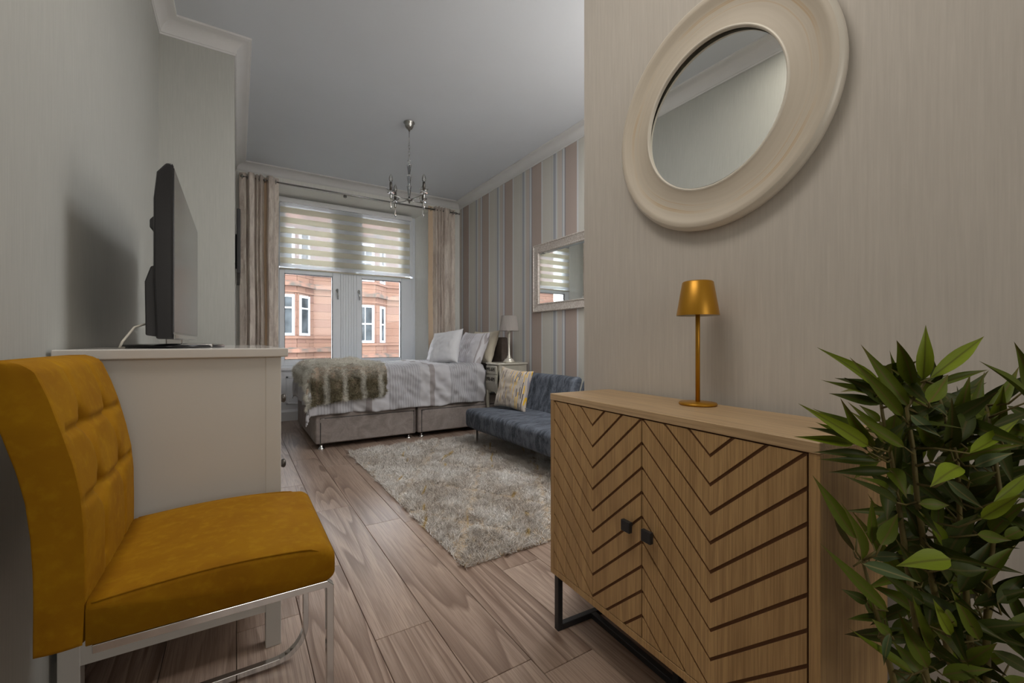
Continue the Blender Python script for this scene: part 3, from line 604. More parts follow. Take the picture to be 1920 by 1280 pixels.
def bf(i, j):
    x, y, z, n = backshape(i, j)
    rr = .016
    # round corners
    for (yc, sgn) in ((YC0, 1), (YC1, -1)):
        e = (y-yc)*sgn
        if n <= 1 and e < rr: x -= rr*(1-math.sqrt(max(0, 1-(1-e/rr)**2)))*.7
        if 2 <= n <= 3 and e < rr: x += rr*(1-math.sqrt(max(0, 1-(1-e/rr)**2)))*.7
    te = (.966-z)
    if te < .02:
        k = math.sqrt(max(0, 1-(1-te/.02)**2)); xm = (ipl(inner, z)+ipl(outer, z))/2; x = xm+(x-xm)*(.45+.55*k)
    if n <= 1:
        dx = 0
        for (yb, zb) in btn: dx -= .0240*math.exp(-((y-yb)**2+(z-zb)**2)/(.024**2))
        for zb in (.835, .705): dx -= .0075*math.exp(-((z-zb)/.009)**2)*(1 if abs(y-1.305) < .2 else .3)
        for yb in (1.215, 1.395): dx -= .0045*math.exp(-((y-yb)/.010)**2)*(1 if z > .56 else .4)
        dx += .005*math.sin(PI*(y-YC0)/(YC1-YC0))
        x += dx*(1 if .01 < y-YC0 < YC1-YC0-.01 else .2)
    if n > 3 or (1 < n < 2): y += (.004*math.sin(PI*(n % 1)))*(-1 if n > 3 else 1)
    x += .0015*N3(x*9, y*9, z*9)
    return (x, y, z)
m.grid(bf, nu, nv)
top = [i*(nv+1)+nv for i in range(nu)]; bot = [i*(nv+1) for i in range(nu)]; m.f += [tuple(top), tuple(bot[::-1])]; m.mi += [0, 0]
bk = m.build('backrest', M['mustard'], chair, smooth=True)
for (yb, zb) in btn:
    mm = MB(); mm.lathe([(.0, .004), (.006, .003), (.008, 0)], 10, mat=Matrix.Translation((ipl(inner, zb)-.013, yb, zb)) @ Matrix.Translation((-.010, 0, 0)) @ Matrix.Rotation(PI/2, 4, 'Y')); mm.build('button', M['mustard'], bk, smooth=True)
for yy in (YC0+.003, YC1-.003):
    mm = MB(); mm.tube([(ipl(inner, z)-.004, yy, z) for z in np.linspace(.46, .955, 24)], .0022, 6); mm.build('piping', M['mustard'], bk, smooth=True)
# seat: rounded front, crowned top
def seat_side(y0s, y1s):
    m = MB()
    prof = []
    x0, x1, zb, zt = -.232, .196, .444, .526
    prof.append((x0, zb)); 
    for a in range(7): an = -PI/2+PI/2*a/6; prof.append((x1-.018+.018*math.cos(an), zb+.018+.018*math.sin(an)))
    for a in range(9): an = PI/2*a/8; prof.append((x1-.034+.034*math.cos(an), zt-.034+.034*math.sin(an)))
    for a in range(1, 12): prof.append((x1-.034+(x0-x1+.034)*a/12, zt+.014*math.sin(PI*a/12)))
    prof.append((x0, zt)); 
    n = len(prof); ys = [0, .004, .012, .022, .05]+list(np.linspace(.09, .37, 15))+[.41, .438, .448, .456, .46]
    vs = []
    for yv in ys:
        e = min(yv, .46-yv); k = 1-(1-min(1, e/.022))**2; s = math.sqrt(max(0, k)); inset = .014*(1-s); crown = .004*math.sin(PI*yv/.46)
        for (x, z) in prof:
            zc = (zb+zt)/2; zz = z+(-inset if z > zc else inset*.4)+(crown if z > zt-.005 else 0); xx = x-(inset if x > .1 else 0)
            vs.append((xx, y0s+yv, zz+.0012*N3(x*12, yv*12, z*8)))
    fs = []
    for a in range(len(ys)-1):
        for q in range(n): fs.append((a*n+q, a*n+(q+1) % n, (a+1)*n+(q+1) % n, (a+1)*n+q))
    fs.append(tuple(range(n))); fs.append(tuple((len(ys)-1)*n+q for q in range(n))[::-1]); m.add(vs, fs); return m
seat = seat_side(YC0, YC1).build('seat', M['mustard'], chair, smooth=True)
for yy in (YC0+.005, YC1-.005):
    mm = MB(); mm.tube([(x, yy, .5225+.013*math.sin(PI*(x+.232)/.42)-(0 if x < .13 else (x-.13)**2*9)) for x in np.linspace(-.225, .185, 20)], .0022, 6); mm.build('piping', M['mustard'], seat, smooth=True)
def flatbar(m, pts, w, t):   # rectangular bar, wide along Y
    pts = [Vector(p) for p in pts]; vs = []; n = len(pts)
    for i, p in enumerate(pts):
        d = (pts[min(i+1, n-1)]-pts[max(i-1, 0)]).normalized(); nn = d.cross(Vector((0, 1, 0))).normalized()
        for (a, b) in ((-1, -1), (1, -1), (1, 1), (-1, 1)): vs.append(p+Vector((0, a*w/2, 0))+nn*b*t/2)
    fs = [(0,1,2,3), tuple((n-1)*4+q for q in (3,2,1,0))]
    for i in range(n-1):
        for q in range(4): fs.append((i*4+q, i*4+(q+1) % 4, (i+1)*4+(q+1) % 4, (i+1)*4+q))
    m.add(vs, fs)
for yy in (YC0+.018, YC1-.018):
    m = MB(); pts = [(-.225, yy, .435), (.178, yy, .435), (.184, yy, .429)]
    pts += [(.184, yy, z) for z in (.35, .25, .15, .105)]
    for a in range(1, 9): an = PI/2*a/8; pts.append((.184-.09+.09*math.cos(an), yy, .105-.09*math.sin(an)))
    pts += [(0, yy, .015), (-.18, yy, .015), (-.27, yy, .015)]
    flatbar(m, pts, .022, .016); m.build('leg_frame', M['chrome'], chair, .0025, 2)
m = MB(); m.box((-.215, YC0+.02, .427), (-.195, YC1-.02, .442)); m.box((.05, YC0+.02, .427), (.07, YC1-.02, .442)); m.build('cross_bar', M['chrome'], chair)
m = MB(); m.box((-.27, YC0+.02, .007), (-.255, YC1-.02, .023)); m.build('rear_floor_bar', M['chrome'], chair)
# ---------------------------------------------------------------- sideboard, built in its own frame: x depth, y width
SBW, SBD = .856, .270; SBR = math.radians(-3.1)
sb = thing('sideboard', 'oak effect two door sideboard with carved chevron grooves and black metal feet', 'sideboard', (.932, 1.215, 0), SBR)
# local: front at x=0, far end y=0, near end y=-SBW, back x=SBD
zB, zT = .190, .818; TH = .020
def lb(name, lo, hi, mat, parent=sb, bevel=0.001): return bx(name, lo, hi, mat, parent, bevel, 1, world=False)
lb('top_board', (-.002, -SBW, zT-.022), (SBD, 0, zT), M['oak_top'], bevel=.0015)
lb('side_panel', (0, -TH, zB), (SBD, 0, zT-.022), M['oak']); lb('side_panel', (0, -SBW, zB), (SBD, -SBW+TH, zT-.022), M['oak'])
lb('bottom_board', (0, -SBW+TH, zB), (SBD, -TH, zB+TH), M['oak']); lb('back_board', (SBD-.008, -SBW+TH, zB+TH), (SBD, -TH, zT-.022), M['oak'])
lb('centre_divider', (.03, -SBW/2-.008, zB+TH), (SBD-.01, -SBW/2+.008, zT-.022), M['oak'])
DW = (SBW-2*TH-.003*3)/2; dz0, dz1 = zB+TH+.003, zT-.022-.003
def door_mesh(ylo):
    # front skin cut by V grooves: chevron pieces built as prisms standing proud of a dark core
    ct = ylo+DW/2; sl = .907; H = dz1-dz0; pitch = .0655; g = .0062
    root = lb('door', (.0035, ylo, dz0), (.020, ylo+DW, dz1), M['groove'], bevel=0)
    # grooves: z = zc + |y-ct|*sl with zc stepping ; pieces between consecutive grooves
    def clip(poly, fn):
        out = []
        for i in range(len(poly)):
            a, b = poly[i], poly[(i+1) % len(poly)]; fa, fb = fn(a), fn(b)
            if fa >= 0: out.append(a)
            if (fa >= 0) != (fb >= 0): t = fa/(fa-fb); out.append((a[0]+(b[0]-a[0])*t, a[1]+(b[1]-a[1])*t))
        return out
    zc0 = dz1-.0555-8*pitch-.3
    k = 0
    while True:
        zl = dz1-.77*pitch-(16-k)*pitch; zu = zl+pitch; k += 1
        if zl > dz1: break
        for side in (-1, 1):
            ya, yb = (ylo, ct) if side < 0 else (ct, ylo+DW)
            poly = [(ya, dz0), (yb, dz0), (yb, dz1), (ya, dz1)]
            lo = lambda p: p[1]-(zl+g*.75+abs(p[0]-ct)*sl); hi = lambda p: (zu-g*.75+abs(p[0]-ct)*sl)-p[1]
            poly = clip(poly, lo); 
            if len(poly) > 2: poly = clip(poly, hi)
            if len(poly) > 2:
                ar = abs(sum(poly[i][0]*poly[(i+1) % len(poly)][1]-poly[(i+1) % len(poly)][0]*poly[i][1] for i in range(len(poly))))/2
                if ar > 2e-5: yield root, poly, side
for (ylo, kside) in ((-TH-.003-DW, -1), (-SBW+TH+.003, 1)):
    root = None; m = MB()
    for root, poly, side in door_mesh(ylo):
        vs = [(0, p[0], p[1]) for p in poly]+[(.0040, p[0], p[1]) for p in poly]; n = len(poly)
        mm = MB().add(vs, [tuple(range(n)), tuple(range(2*n-1, n-1, -1))]+[(i, i+n, (i+1) % n+n, (i+1) % n) for i in range(n)])
        mm.build('chevron_strip', M['oak'], root, world=False)
    yk = ylo+.035 if kside < 0 else ylo+DW-.035
    zk = zB+(.500-zB)*1.0
    mm = MB(); mm.tube([(0, yk, zk), (-.016, yk, zk)], .005, 8); mm.box((-.026, yk-.016, zk-.015), (-.014, yk+.016, zk+.015)); mm.build('knob', M['black_metal'], root, .005, 3, world=False)
def bar(name, lo, hi): return lb(name, lo, hi, M['black_metal'], bevel=.0015)
bar('leg', (.004, -.040, 0), (.024, -.018, zB)); bar('leg', (SBD-.06, -.040, 0), (SBD-.04, -.018, zB)); bar('floor_runner', (.024, -.040, 0), (SBD-.06, -.018, .020))
bar('leg', (.004, -SBW+.018, 0), (.024, -SBW+.040, zB)); bar('leg', (SBD-.06, -SBW+.018, 0), (SBD-.04, -SBW+.040, zB)); bar('floor_runner', (.024, -SBW+.018, 0), (SBD-.06, -SBW+.040, .020))
bar('long_rail', (.150, -.40, 0), (.172, -.040, .020)); bar('middle_leg', (.150, -.422, 0), (.172, -.40, zB)); 
# ---------------------------------------------------------------- ochre table lamp
LX, LY = 1.118, .765
lp = thing('table_lamp', 'slim ochre metal table lamp with tapered shade standing on the sideboard', 'lamp', (LX, LY, .8185))
m = MB(); m.lathe([(.0, 0), (.050, 0), (.052, .003), (.050, .007), (.006, .009), (.0, .009)], 40, (LX, LY, .8185), cap=False); m.build('base', M['brass_lamp'], lp, smooth=True)
m = MB(); m.lathe([(.0062, .007), (.0062, .33)], 20, (LX, LY, .8185)); m.build('pole', M['brass_lamp'], lp, smooth=True)
m = MB(); m.lathe([(.0575, .256), (.0575, .259), (.042, .351), (.038, .354), (.0, .354)], 48, (LX, LY, .8185), cap=False); sh = m.build('shade', M['brass_lamp'], lp, smooth=True); auto(sh, 50)
m = MB(); m.lathe([(.0565, .256), (.041, .350), (.0, .350)], 48, (LX, LY, .8185), cap=False); m.build('inner_shade', M['lamp_inner'], sh, smooth=True)
m = MB(); m.lathe([(.012, .30), (.022, .335), (.022, .35)], 20, (LX, LY, .8185)); m.build('light_unit', M['lamp_inner'], lp, smooth=True)
# ---------------------------------------------------------------- shag rug
RX0, RX1, RY0, RY1 = .84, 2.33, 1.715, 4.08
rug = thing('shag_rug', 'thick shaggy taupe and cream rug with ochre flecks on the floor', 'rug', ((RX0+RX1)/2, (RY0+RY1)/2, 0))
bx('backing', (RX0+.01, RY0+.01, .0005), (RX1-.01, RY1-.01, .010), M['rug_back'], rug)
def blades(name, base, dirs, length, width, mat, parent, bend=.5, segs=3):
    # base (n,3), dirs (n,3) ; each blade a curved ribbon
    n = len(base); t = np.linspace(0, 1, segs+1)
    side = np.random.normal(size=(n, 3)); side -= dirs*np.sum(side*dirs, 1, keepdims=True); side /= np.linalg.norm(side, axis=1, keepdims=True)
    bendv = np.random.normal(size=(n, 3)); bendv[:, 2] = -abs(bendv[:, 2])*.6; bendv *= bend
    V = []
    for k, tk in enumerate(t):
        c = base+dirs*(length*tk)[:, None] + bendv*(length*tk*tk)[:, None]
        w = (width*(1-.75*tk))[:, None]
        V += [c-side*w, c+side*w]
    V = np.stack(V, 1).reshape(-1, 3); nv = 2*(segs+1)
    idx = np.arange(n)[:, None]*nv
    F = []
    for k in range(segs): F.append(np.concatenate([idx+2*k, idx+2*k+1, idx+2*k+3, idx+2*k+2], 1))
    F = np.stack(F, 1).reshape(-1, 4)
    off = np.array(root_loc(parent)); V = V-off
    me = bpy.data.meshes.new(name); me.vertices.add(len(V)); me.vertices.foreach_set('co', V.ravel().astype(np.float32))
    me.loops.add(F.size); me.loops.foreach_set('vertex_index', F.ravel().astype(np.int32)); me.polygons.add(len(F))
    me.polygons.foreach_set('loop_start', (np.arange(len(F))*4).astype(np.int32)); me.update(calc_edges=True); me.validate()
    o = link(name, me, mat, parent, world=False, smooth=True); o['kind'] = 'stuff'; return o
n = 125000
bx_ = np.random.uniform(RX0, RX1, n); by_ = np.random.uniform(RY0, RY1, n)
clump = np.array([mnoise.noise(Vector((x*14, y*14, 0))) for x, y in zip(bx_, by_)])
clx = np.array([mnoise.noise(Vector((x*22, y*22, 5))) for x, y in zip(bx_, by_)]); cly = np.array([mnoise.noise(Vector((x*22, y*22, 9))) for x, y in zip(bx_, by_)])
# carved diamond lines: shorter pile
def carved(x, y):
    a = abs(((x*1.0+y*.62)*1.9) % 1-.5); b = abs(((x*1.0-y*.62)*1.9) % 1-.5); return np.minimum(a, b)
cv = np.clip(carved(bx_+.04*clump, by_)/.07, .35, 1)
d = np.stack([clx*1.5+np.random.normal(0, .28, n), cly*1.5+np.random.normal(0, .28, n)-.1, np.full(n, 1.0)], 1); d /= np.linalg.norm(d, axis=1, keepdims=True)
blades('pile', np.stack([bx_, by_, np.full(n, .006)], 1), d, (.034+.017*clump+np.random.normal(0, .004, n))*cv, np.full(n, .0021), M['rug'], rug, .35, 2)
# ---------------------------------------------------------------- bed
BX0, BX1, BY0, BY1 = .605, 2.58, 4.31, 5.68
bed = thing('divan_bed', 'grey brown velvet divan bed base with storage drawers along the window wall', 'bed', (1.6, 5.05, 0))
for (a, b) in ((BX0, 1.560), (1.580, BX1)):
    h = bx('base_section', (a, BY0, .052), (b, BY1, .40), M['divan'], bed, .018, 3, smooth=False); auto(h, 60)
d = bx('drawer', (.650, BY0-.004, .062), (1.535, BY0+.02, .285), M['divan'], bed, .004)
d2 = bx('drawer', (1.625, BY0-.004, .062), (2.52, BY0+.02, .285), M['divan'], bed, .004)
for (a, b, dd) in ((.650, 1.535, d), (1.625, 2.52, d2)):
    m = MB(); m.box((a-.007, BY0-.001, .060), (a-.001, BY0+.004, .291)); m.box((a, BY0-.001, .286), (b, BY0+.004, .292)); m.box((b+.001, BY0-.001, .060), (b+.007, BY0+.004, .291)); m.build('shadow_gap', M['tv_matt'], dd)
    for xx, s in ((a, 1), (b, -1)):
        m = MB(); m.box((xx-.007*s if s > 0 else xx-.03, BY0-.006, .283), (xx+.03 if s > 0 else xx+.007, BY0-.003, .289)); m.box((min(xx, xx-.006*s), BY0-.006, .25), (max(xx, xx-.006*s), BY0-.003, .289)); m.build('metal_corner', M['chrome'], dd)
for (xx, yy) in ((.66, BY0+.035), (.66, BY1-.05), (1.50, BY0+.06), (1.64, BY0+.06), (2.5, BY0+.06), (2.5, BY1-.05)):
    m = MB(); m.lathe([(.0, 0), (.030, 0), (.031, .005), (.022, .016), (.013, .026), (.013, .055), (.0, .055)], 20, (xx, yy, .0), cap=False); m.build('foot', M['chrome'], bed, smooth=True)
bx('mattress', (BX0+.01, BY0+.01, .40), (BX1-.01, BY1-.01, .66), M['white_cloth'], bed, .04, 3)
hb = bx('headboard', (2.63, 4.36, .10), (2.71, 5.66, 1.05), M['headboard'], bed, .02, 3)
# duvet and throw share the same fold field
def drape(s, t, lift=0.0, x0=BX0, y0=BY0, top=.705, seedv=0.0, fold=1.0):
    # s: distance along X from the foot edge (negative: hanging), t: along Y from the near edge (negative: hanging)
    a = max(0.0, -s); b = max(0.0, -t); c_far = max(0, t-1.34)
    x = x0+max(s, 0); y = y0+max(t, 0)
    puff = .045+.020*N3(s*2.3, t*2.3, 3+seedv)+.012*N3(s*6, t*6, 1+seedv)
    r = .07
    es, et = max(0, s), max(0, t)
    edge = min(es, et); rd = 0 if edge > r else -r*.55*(1-math.sqrt(max(0, 1-(1-edge/r)**2)))
    drop = (a**2.6+b**2.6)**(1/2.6)
    z = top+puff+lift+rd*(1 if drop == 0 else 1)-drop
    # outward
    amp = .032*fold*min(1, drop/.15)
    w = N3(x*7.0+.4*N3(s*3, t*3, 7), drop*1.2, 11+seedv)*1.5
    w2 = N3(x*1.0, y*7, 21+seedv)*1.5
    ox = oy = 0
    if b > 0 or et < .02: oy = -(.030+amp*w+lift*.8)*min(1, (b+.02)/.06)
    if a > 0 or es < .02: ox = -(.035+amp*w2*1.3+lift*.8)*min(1, (a+.02)/.06)
    if a > 0 and b > 0:
        k = min(a, b); ox -= k*.10; oy -= k*.06
    # diagonal wrinkles on top and side
    wr = .022*N3((s+t*.9)*8, (s-t)*1.8, 31+seedv)*fold+.012*abs(N3((s*.7+t)*13, (s-t*.7)*5, 35+seedv))*fold+.007*N3(s*17, t*14, 41+seedv)
    if drop > 0: oy -= wr*1.8; 
    else: z += wr
    if c_far > 0: z -= c_far*1.0
    return (x+ox, y+oy, max(z, .05))
duv = MB()
def df(i, j):
    s = -.34+i*(BX1-BX0+.34-.23); t = -.385+j*(1.385+.385)
    hem = .018*N3(s*3, 0, 51)
    if t < -.32: t += hem*((-.32-t)/.065)
    return drape(s, t)
duv.grid(df, 170, 120); dv = duv.build('duvet', M['duvet'], None, fix=False, smooth=True); tag(dv, 'rumpled grey and white striped duvet covering the bed', 'duvet')
sm = dv.modifiers.new('s', 'SOLIDIFY'); sm.thickness = .012; sm.offset = -1
# faux fur throw
thr = thing('faux_fur_throw', 'mottled olive brown and cream faux fur throw across the foot of the bed', 'throw', (.9, 4.9, .75))
def throw_pt(i, j):
    s = -.175+i*(.70+.09)+.03*math.sin(j*9)*i+.02*N3(j*4, i, 3); t = -.255-.055*(1-i)+j*(1.32+.255)
    if i < .12: s += .03*j
    return s, t
def tf(i, j):
    s, t = throw_pt(i, j); return drape(s, t, .020+.012*N3(i*4, j*6, 77), fold=.9)
m = MB(); m.grid(tf, 60, 90); fb = m.build('lining', M['fur_back'], thr, fix=False, smooth=True)
sm = fb.modifiers.new('s', 'SOLIDIFY'); sm.thickness = .008; sm.offset = -1
# blades from the surface
NI, NJ = 120, 160
P = np.array([[tf(i/NI, j/NJ) for j in range(NJ+1)] for i in range(NI+1)])
du = np.gradient(P, axis=0); dvv = np.gradient(P, axis=1); Nn = np.cross(du, dvv); Nn /= np.linalg.norm(Nn, axis=2, keepdims=True)+1e-9
if Nn[NI//2, NJ//2, 2] < 0: Nn = -Nn
n = 70000; ii = np.random.uniform(0, NI, n); jj = np.random.beta(.8, 1.3, n)*NJ
i0 = np.clip(ii.astype(int), 0, NI-1); j0 = np.clip(jj.astype(int), 0, NJ-1); fi = (ii-i0)[:, None]; fj = (jj-j0)[:, None]
bp = P[i0, j0]*(1-fi)*(1-fj)+P[i0+1, j0]*fi*(1-fj)+P[i0, j0+1]*(1-fi)*fj+P[i0+1, j0+1]*fi*fj
nn = Nn[i0, j0]; g = np.array([[mnoise.noise(Vector((p[0]*16, p[1]*16, p[2]*16))), mnoise.noise(Vector((p[0]*16, p[1]*16+9, p[2]*16)))] for p in bp])
dd = nn*.55+np.stack([g[:, 0]*1.5, -.25+g[:, 1]*.9, np.full(n, -.38)+g[:, 1]*.5], 1)+np.random.normal(0, .22, (n, 3)); dd /= np.linalg.norm(dd, axis=1, keepdims=True)
blades('fur_pile', bp+nn*.001, dd, np.random.uniform(.018, .038, n), np.full(n, .0013), M['fur'], thr, .25, 3)
# pillows
def pillow(name, label, cat, w, h, th, loc, yaw, lean, roll, mat, seedv, group=None, pinch=.10, piping=None):
    m = MB(); nu, nv = 34, 30
    def f(sign):
        def g(i, j):
            u, v = i*2-1, j*2-1
            k = 1-pinch*(1-abs(u)**2)*abs(v)**4*1.0; k2 = 1-pinch*(1-abs(v)**2)*abs(u)**4
            x = u*w/2*k2*(1-.04*(1-abs(v))); z = v*h/2*k
            p = (max(0, 1-abs(u)**2.6)*max(0, 1-abs(v)**2.6))**.48
            y = sign*(th/2*p+.0035)+(.014*N3(u*2.5, v*2.5, seedv)+.007*N3(u*6, v*6, seedv+3))*p
            return (x, y, z)
        return g
    m.grid(f(-1), nu, nv); m.grid(f(1), nu, nv, flip=True)
    o = m.build(name, mat, None, fix=False, smooth=True)
    bm = bmesh.new(); bm.from_mesh(o.data); bmesh.ops.remove_doubles(bm, verts=bm.verts, dist=.0005)
    be = [e for e in bm.edges if len(e.link_faces) == 1]
    if be: bmesh.ops.bridge_loops(bm, edges=be)
    bmesh.ops.recalc_face_normals(bm, faces=bm.faces); bm.to_mesh(o.data); bm.free(); o.data.shade_smooth()
    # local: x width, y thickness, z height ; front is -y
    R = Matrix.Rotation(yaw, 4, 'Z') @ Matrix.Rotation(-lean, 4, 'X') @ Matrix.Rotation(roll, 4, 'Y')
    o.matrix_world = Matrix.Translation(loc) @ R
    tag(o, label, cat, group); return o
A = -PI/2   # front (-y) turned to face -x
pillow('pillow', 'cream pillow leaning against the brown headboard at the near side', 'pillow', .62, .42, .14, (2.54, 4.68, .93), A, .30, 0, M['cream_cloth'], 4)
pillow('pillow', 'white pillow at the far side of the bed by the curtain', 'pillow', .62, .42, .15, (2.24, 5.28, .91), A, .32, 0, M['white_cloth'], 5)
pillow('pillow', 'grey striped pillow standing behind the small white cushion', 'pillow', .64, .44, .17, (2.375, 4.655, .905), A, .36, .03, M['pillow_stripe'], 6)
pillow('cushion', 'plain white square cushion propped in front of the striped pillow', 'cushion', .43, .43, .15, (2.07, 4.72, .93), A+.45, .42, -.13, M['white_cloth'], 8)
# ---------------------------------------------------------------- bedside table
nx0, nx1, ny0, ny1 = 2.385, 2.745, 4.02, 4.285
ns = thing('bedside_table', 'silver painted french style bedside table with two carved drawers', 'bedside table', (2.56, 4.15, 0))
m = MB(); outline = []
for q in range(48):
    an = 2*PI*q/48; ca, sa = math.cos(an), math.sin(an); pw_ = .28
    x = (nx0+nx1)/2+(.205)*math.copysign(abs(ca)**pw_, ca)*(1+.02*math.cos(8*an)); y = (ny0+ny1)/2+.150*math.copysign(abs(sa)**pw_, sa)*(1+.02*math.cos(8*an)); outline.append((x, y))
m.prism(outline, .748, .765, 2); m.build('top', M['silver_edge'], ns, .003)
m = MB()   # bombe body with scalloped apron on the front
def body(i, j):
    z = .42+(.748-.42)*j; bul = .018*math.sin(PI*min(1, j*1.15))
    n = 4*i
    if n <= 1: x, y = nx0-bul, ny0+(ny1-ny0)*n
    elif n <= 2: x, y = nx0+(nx1-nx0)*(n-1), ny1+bul*.3
    elif n <= 3: x, y = nx1, ny1-(ny1-ny0)*(n-2)
    else: x, y = nx1-(nx1-nx0)*(n-3), ny0-bul*.6
    if j == 0: fr = n % 1; z += .035*math.sin(PI*fr)**2*(1+.5*math.cos(4*PI*fr))
    return (x, y, z)
m.grid(body, 64, 12); auto(m.build('body', M['silver_paint'], ns, fix=False), 50)
for (z0, z1) in ((.645, .735), (.535, .632)):
    dm = MB(); zc = (z0+z1)/2
    for q in range(6):
        pass
    dr = dm.box((nx0-.026, ny0+.025, z0), (nx0-.005, ny1-.025, z1)).build('drawer', M['silver_paint'], ns, .006, 2)
    hm = MB(); yc = (ny0+ny1)/2
    for sgn in (-1, 1):
        pts = []
        for q in range(22):
            tt = q/21; an = tt*2.2*PI; r = .024*(1-tt*.75); pts.append((nx0-.032, yc+sgn*(.035+r*math.cos(an)), zc+r*math.sin(an)*1.1))
        hm.tube(pts, .0035, 6)
        hm.tube([(nx0-.032, yc+sgn*.058, zc), (nx0-.032, yc+sgn*.075, zc+.02), (nx0-.032, yc+sgn*.083, zc-.004), (nx0-.032, yc+sgn*.075, zc-.022)], [.003, .005, .004, .002], 6)
    hm.tube([(nx0-.030, yc-.03, zc+.005), (nx0-.042, yc, zc-.012), (nx0-.030, yc+.03, zc+.005)], .004, 6)
    hm.build('scroll_handle', M['pewter'], dr, smooth=True)
for (x, y, sx2, sy2) in ((nx0+.015, ny0+.015, -1, -1), (nx0+.015, ny1-.015, -1, 1), (nx1-.02, ny0+.015, 1, -1), (nx1-.02, ny1-.015, 1, 1)):
    pts = []; rs = []
    for q in range(14):
        t_ = q/13; z = .45*(1-t_); off = .020*math.sin(t_*PI*1.6+.3)*(1-.2*t_)+(.018*max(0, t_-.75)*4*.6); pts.append((x+sx2*off*.5, y+sy2*off*.5, z+.008)); rs.append(.026-.015*min(1, t_*1.25)+(.006 if q == 13 else 0))
    mm = MB(); mm.tube(pts, rs, 8); mm.build('leg', M['silver_paint'], ns, smooth=True)
# bedside lamp
bL = (2.575, 4.12); zl = .7655
bl_ = thing('bedside_lamp', 'small turned silver lamp with grey pleated shade on the bedside table', 'lamp', (bL[0], bL[1], zl))
m = MB(); m.lathe([(.062, 0), (.064, .012), (.058, .022), (.050, .026), (.052, .034), (.030, .046), (.020, .06), (.024, .068), (.012, .08), (.011, .20), (.014, .30), (.016, .335), (.010, .345), (.022, .352), (.022, .356), (.006, .362), (.006, .38)], 24, (bL[0], bL[1], zl)); m.build('base', M['silver_edge'], bl_, smooth=True)
m = MB(); seg = 96; vs = []; fs = []
for q in range(seg):
    an = 2*PI*q/seg; k = 1+.012*(1 if q % 2 else -1)
    for (r, z) in ((.108*k, .355), (.084*k, .520)): vs.append((bL[0]+r*math.cos(an), bL[1]+r*math.sin(an), zl+z))
for q in range(seg): fs.append((2*q, 2*((q+1) % seg), 2*((q+1) % seg)+1, 2*q+1))
m.add(vs, fs); shd = m.build('shade', M['shade_cloth'], bl_, fix=False)
m = MB()
for (r, z) in ((.109, .355), (.085, .520)): m.tube([(bL[0]+r*math.cos(a*PI/24), bL[1]+r*math.sin(a*PI/24), zl+z) for a in range(48)], .0025, 5, closed=True)
m.build('shade_trim', M['shade_cloth'], shd, smooth=True)
# ---------------------------------------------------------------- sofa bed
so = thing('sofa_bed', 'blue grey crushed velvet click clack sofa bed with chrome legs on the rug', 'sofa', (2.25, 2.85, 0))
SX0, SX1, SY0, SY1 = 1.862, 2.42, 1.96, 3.80
def cushion_box(name, x0, x1, y0, y1, z0, z1, parent, rad=.045, tuft=None, nx=26, ny=60, shear=0.0, mat=M['sofa'], seedv=0):
    # rounded upholstered block, tufted on its top; shear tilts it back as height grows
    m = MB(); bmn = bmesh.new(); 
    me = MB().box((x0, y0, z0), (x1, y1, z1)).mesh(name, rad, 5)
    bmn.from_mesh(me)
    bmesh.ops.subdivide_edges(bmn, edges=[e for e in bmn.edges if e.calc_length() > .2], cuts=30, use_grid_fill=True)
    bmesh.ops.triangulate(bmn, faces=[f for f in bmn.faces if len(f.verts) > 4])
    for v in bmn.verts:
        dz = 0
        if tuft:
            for (tx, ty, ax) in tuft: 
                pass
        v.co += v.normal*(.006*N3(v.co.x*6, v.co.y*6, v.co.z*6+seedv)) if v.normal.length > 0 else Vector()
    bmn.to_mesh(me); bmn.free(); return me
me = cushion_box('seat', SX0, SX1, SY0, SY1, .170, .352, so)
tfts = [(x, y) for x in (2.06, 2.26) for y in (2.2, 2.5, 2.8, 3.1, 3.4)]
for v in me.vertices:
    if v.co.z > .30:
        dz = -sum(.016*math.exp(-((v.co.x-a)**2+(v.co.y-b)**2)/(.035**2)) for a, b in tfts)
        dz -= .008*math.exp(-((v.co.y-2.85)/.010)**2)
        v.co.z += dz
link('seat', me, M['sofa'], so, smooth=True)
for (ya, yb) in ((2.895, 3.66), (2.04, 2.81)):
    me = cushion_box('backrest', 2.36, 2.47, ya, yb, .30, .685, so, seedv=3, rad=.04)
    for v in me.vertices:
        k = (v.co.z-.30)/.385; v.co.x += .13*k+(0 if v.co.x > 2.42 else .010*math.exp(-((v.co.z-.5)/.02)**2)*0)
        if v.co.x < 2.47+.13*k-.06:
            for (b, c) in ((ya+.2, .5), (yb-.2, .5)): v.co.x += .015*math.exp(-((v.co.y-b)**2+(v.co.z-c)**2)/.035**2)
    link('backrest', me, M['sofa'], so, smooth=True)
for (x, y) in ((1.93, 3.68), (1.93, 2.02), (2.36, 3.68), (2.36, 2.02)):
    m = MB(); m.box((x-.012, y-.020, .012), (x+.012, y+.020, .172)); m.box((x-.014, y-.022, .010), (x+.014, y+.022, .016)); m.build('leg', M['chrome'], so, .002)
for tx, ty in tfts:
    m = MB(); m.lathe([(.010, 0), (.007, .004), (.0, .005)], 10, (tx, ty, .333)); m.build('button', M['sofa'], so)
pillow('cushion', 'square cushion with mustard and charcoal woven dashes on the sofa', 'cushion', .385, .40, .13, (2.235, 3.50, .545), A+.36, .20, .10, M['dash'], 12)
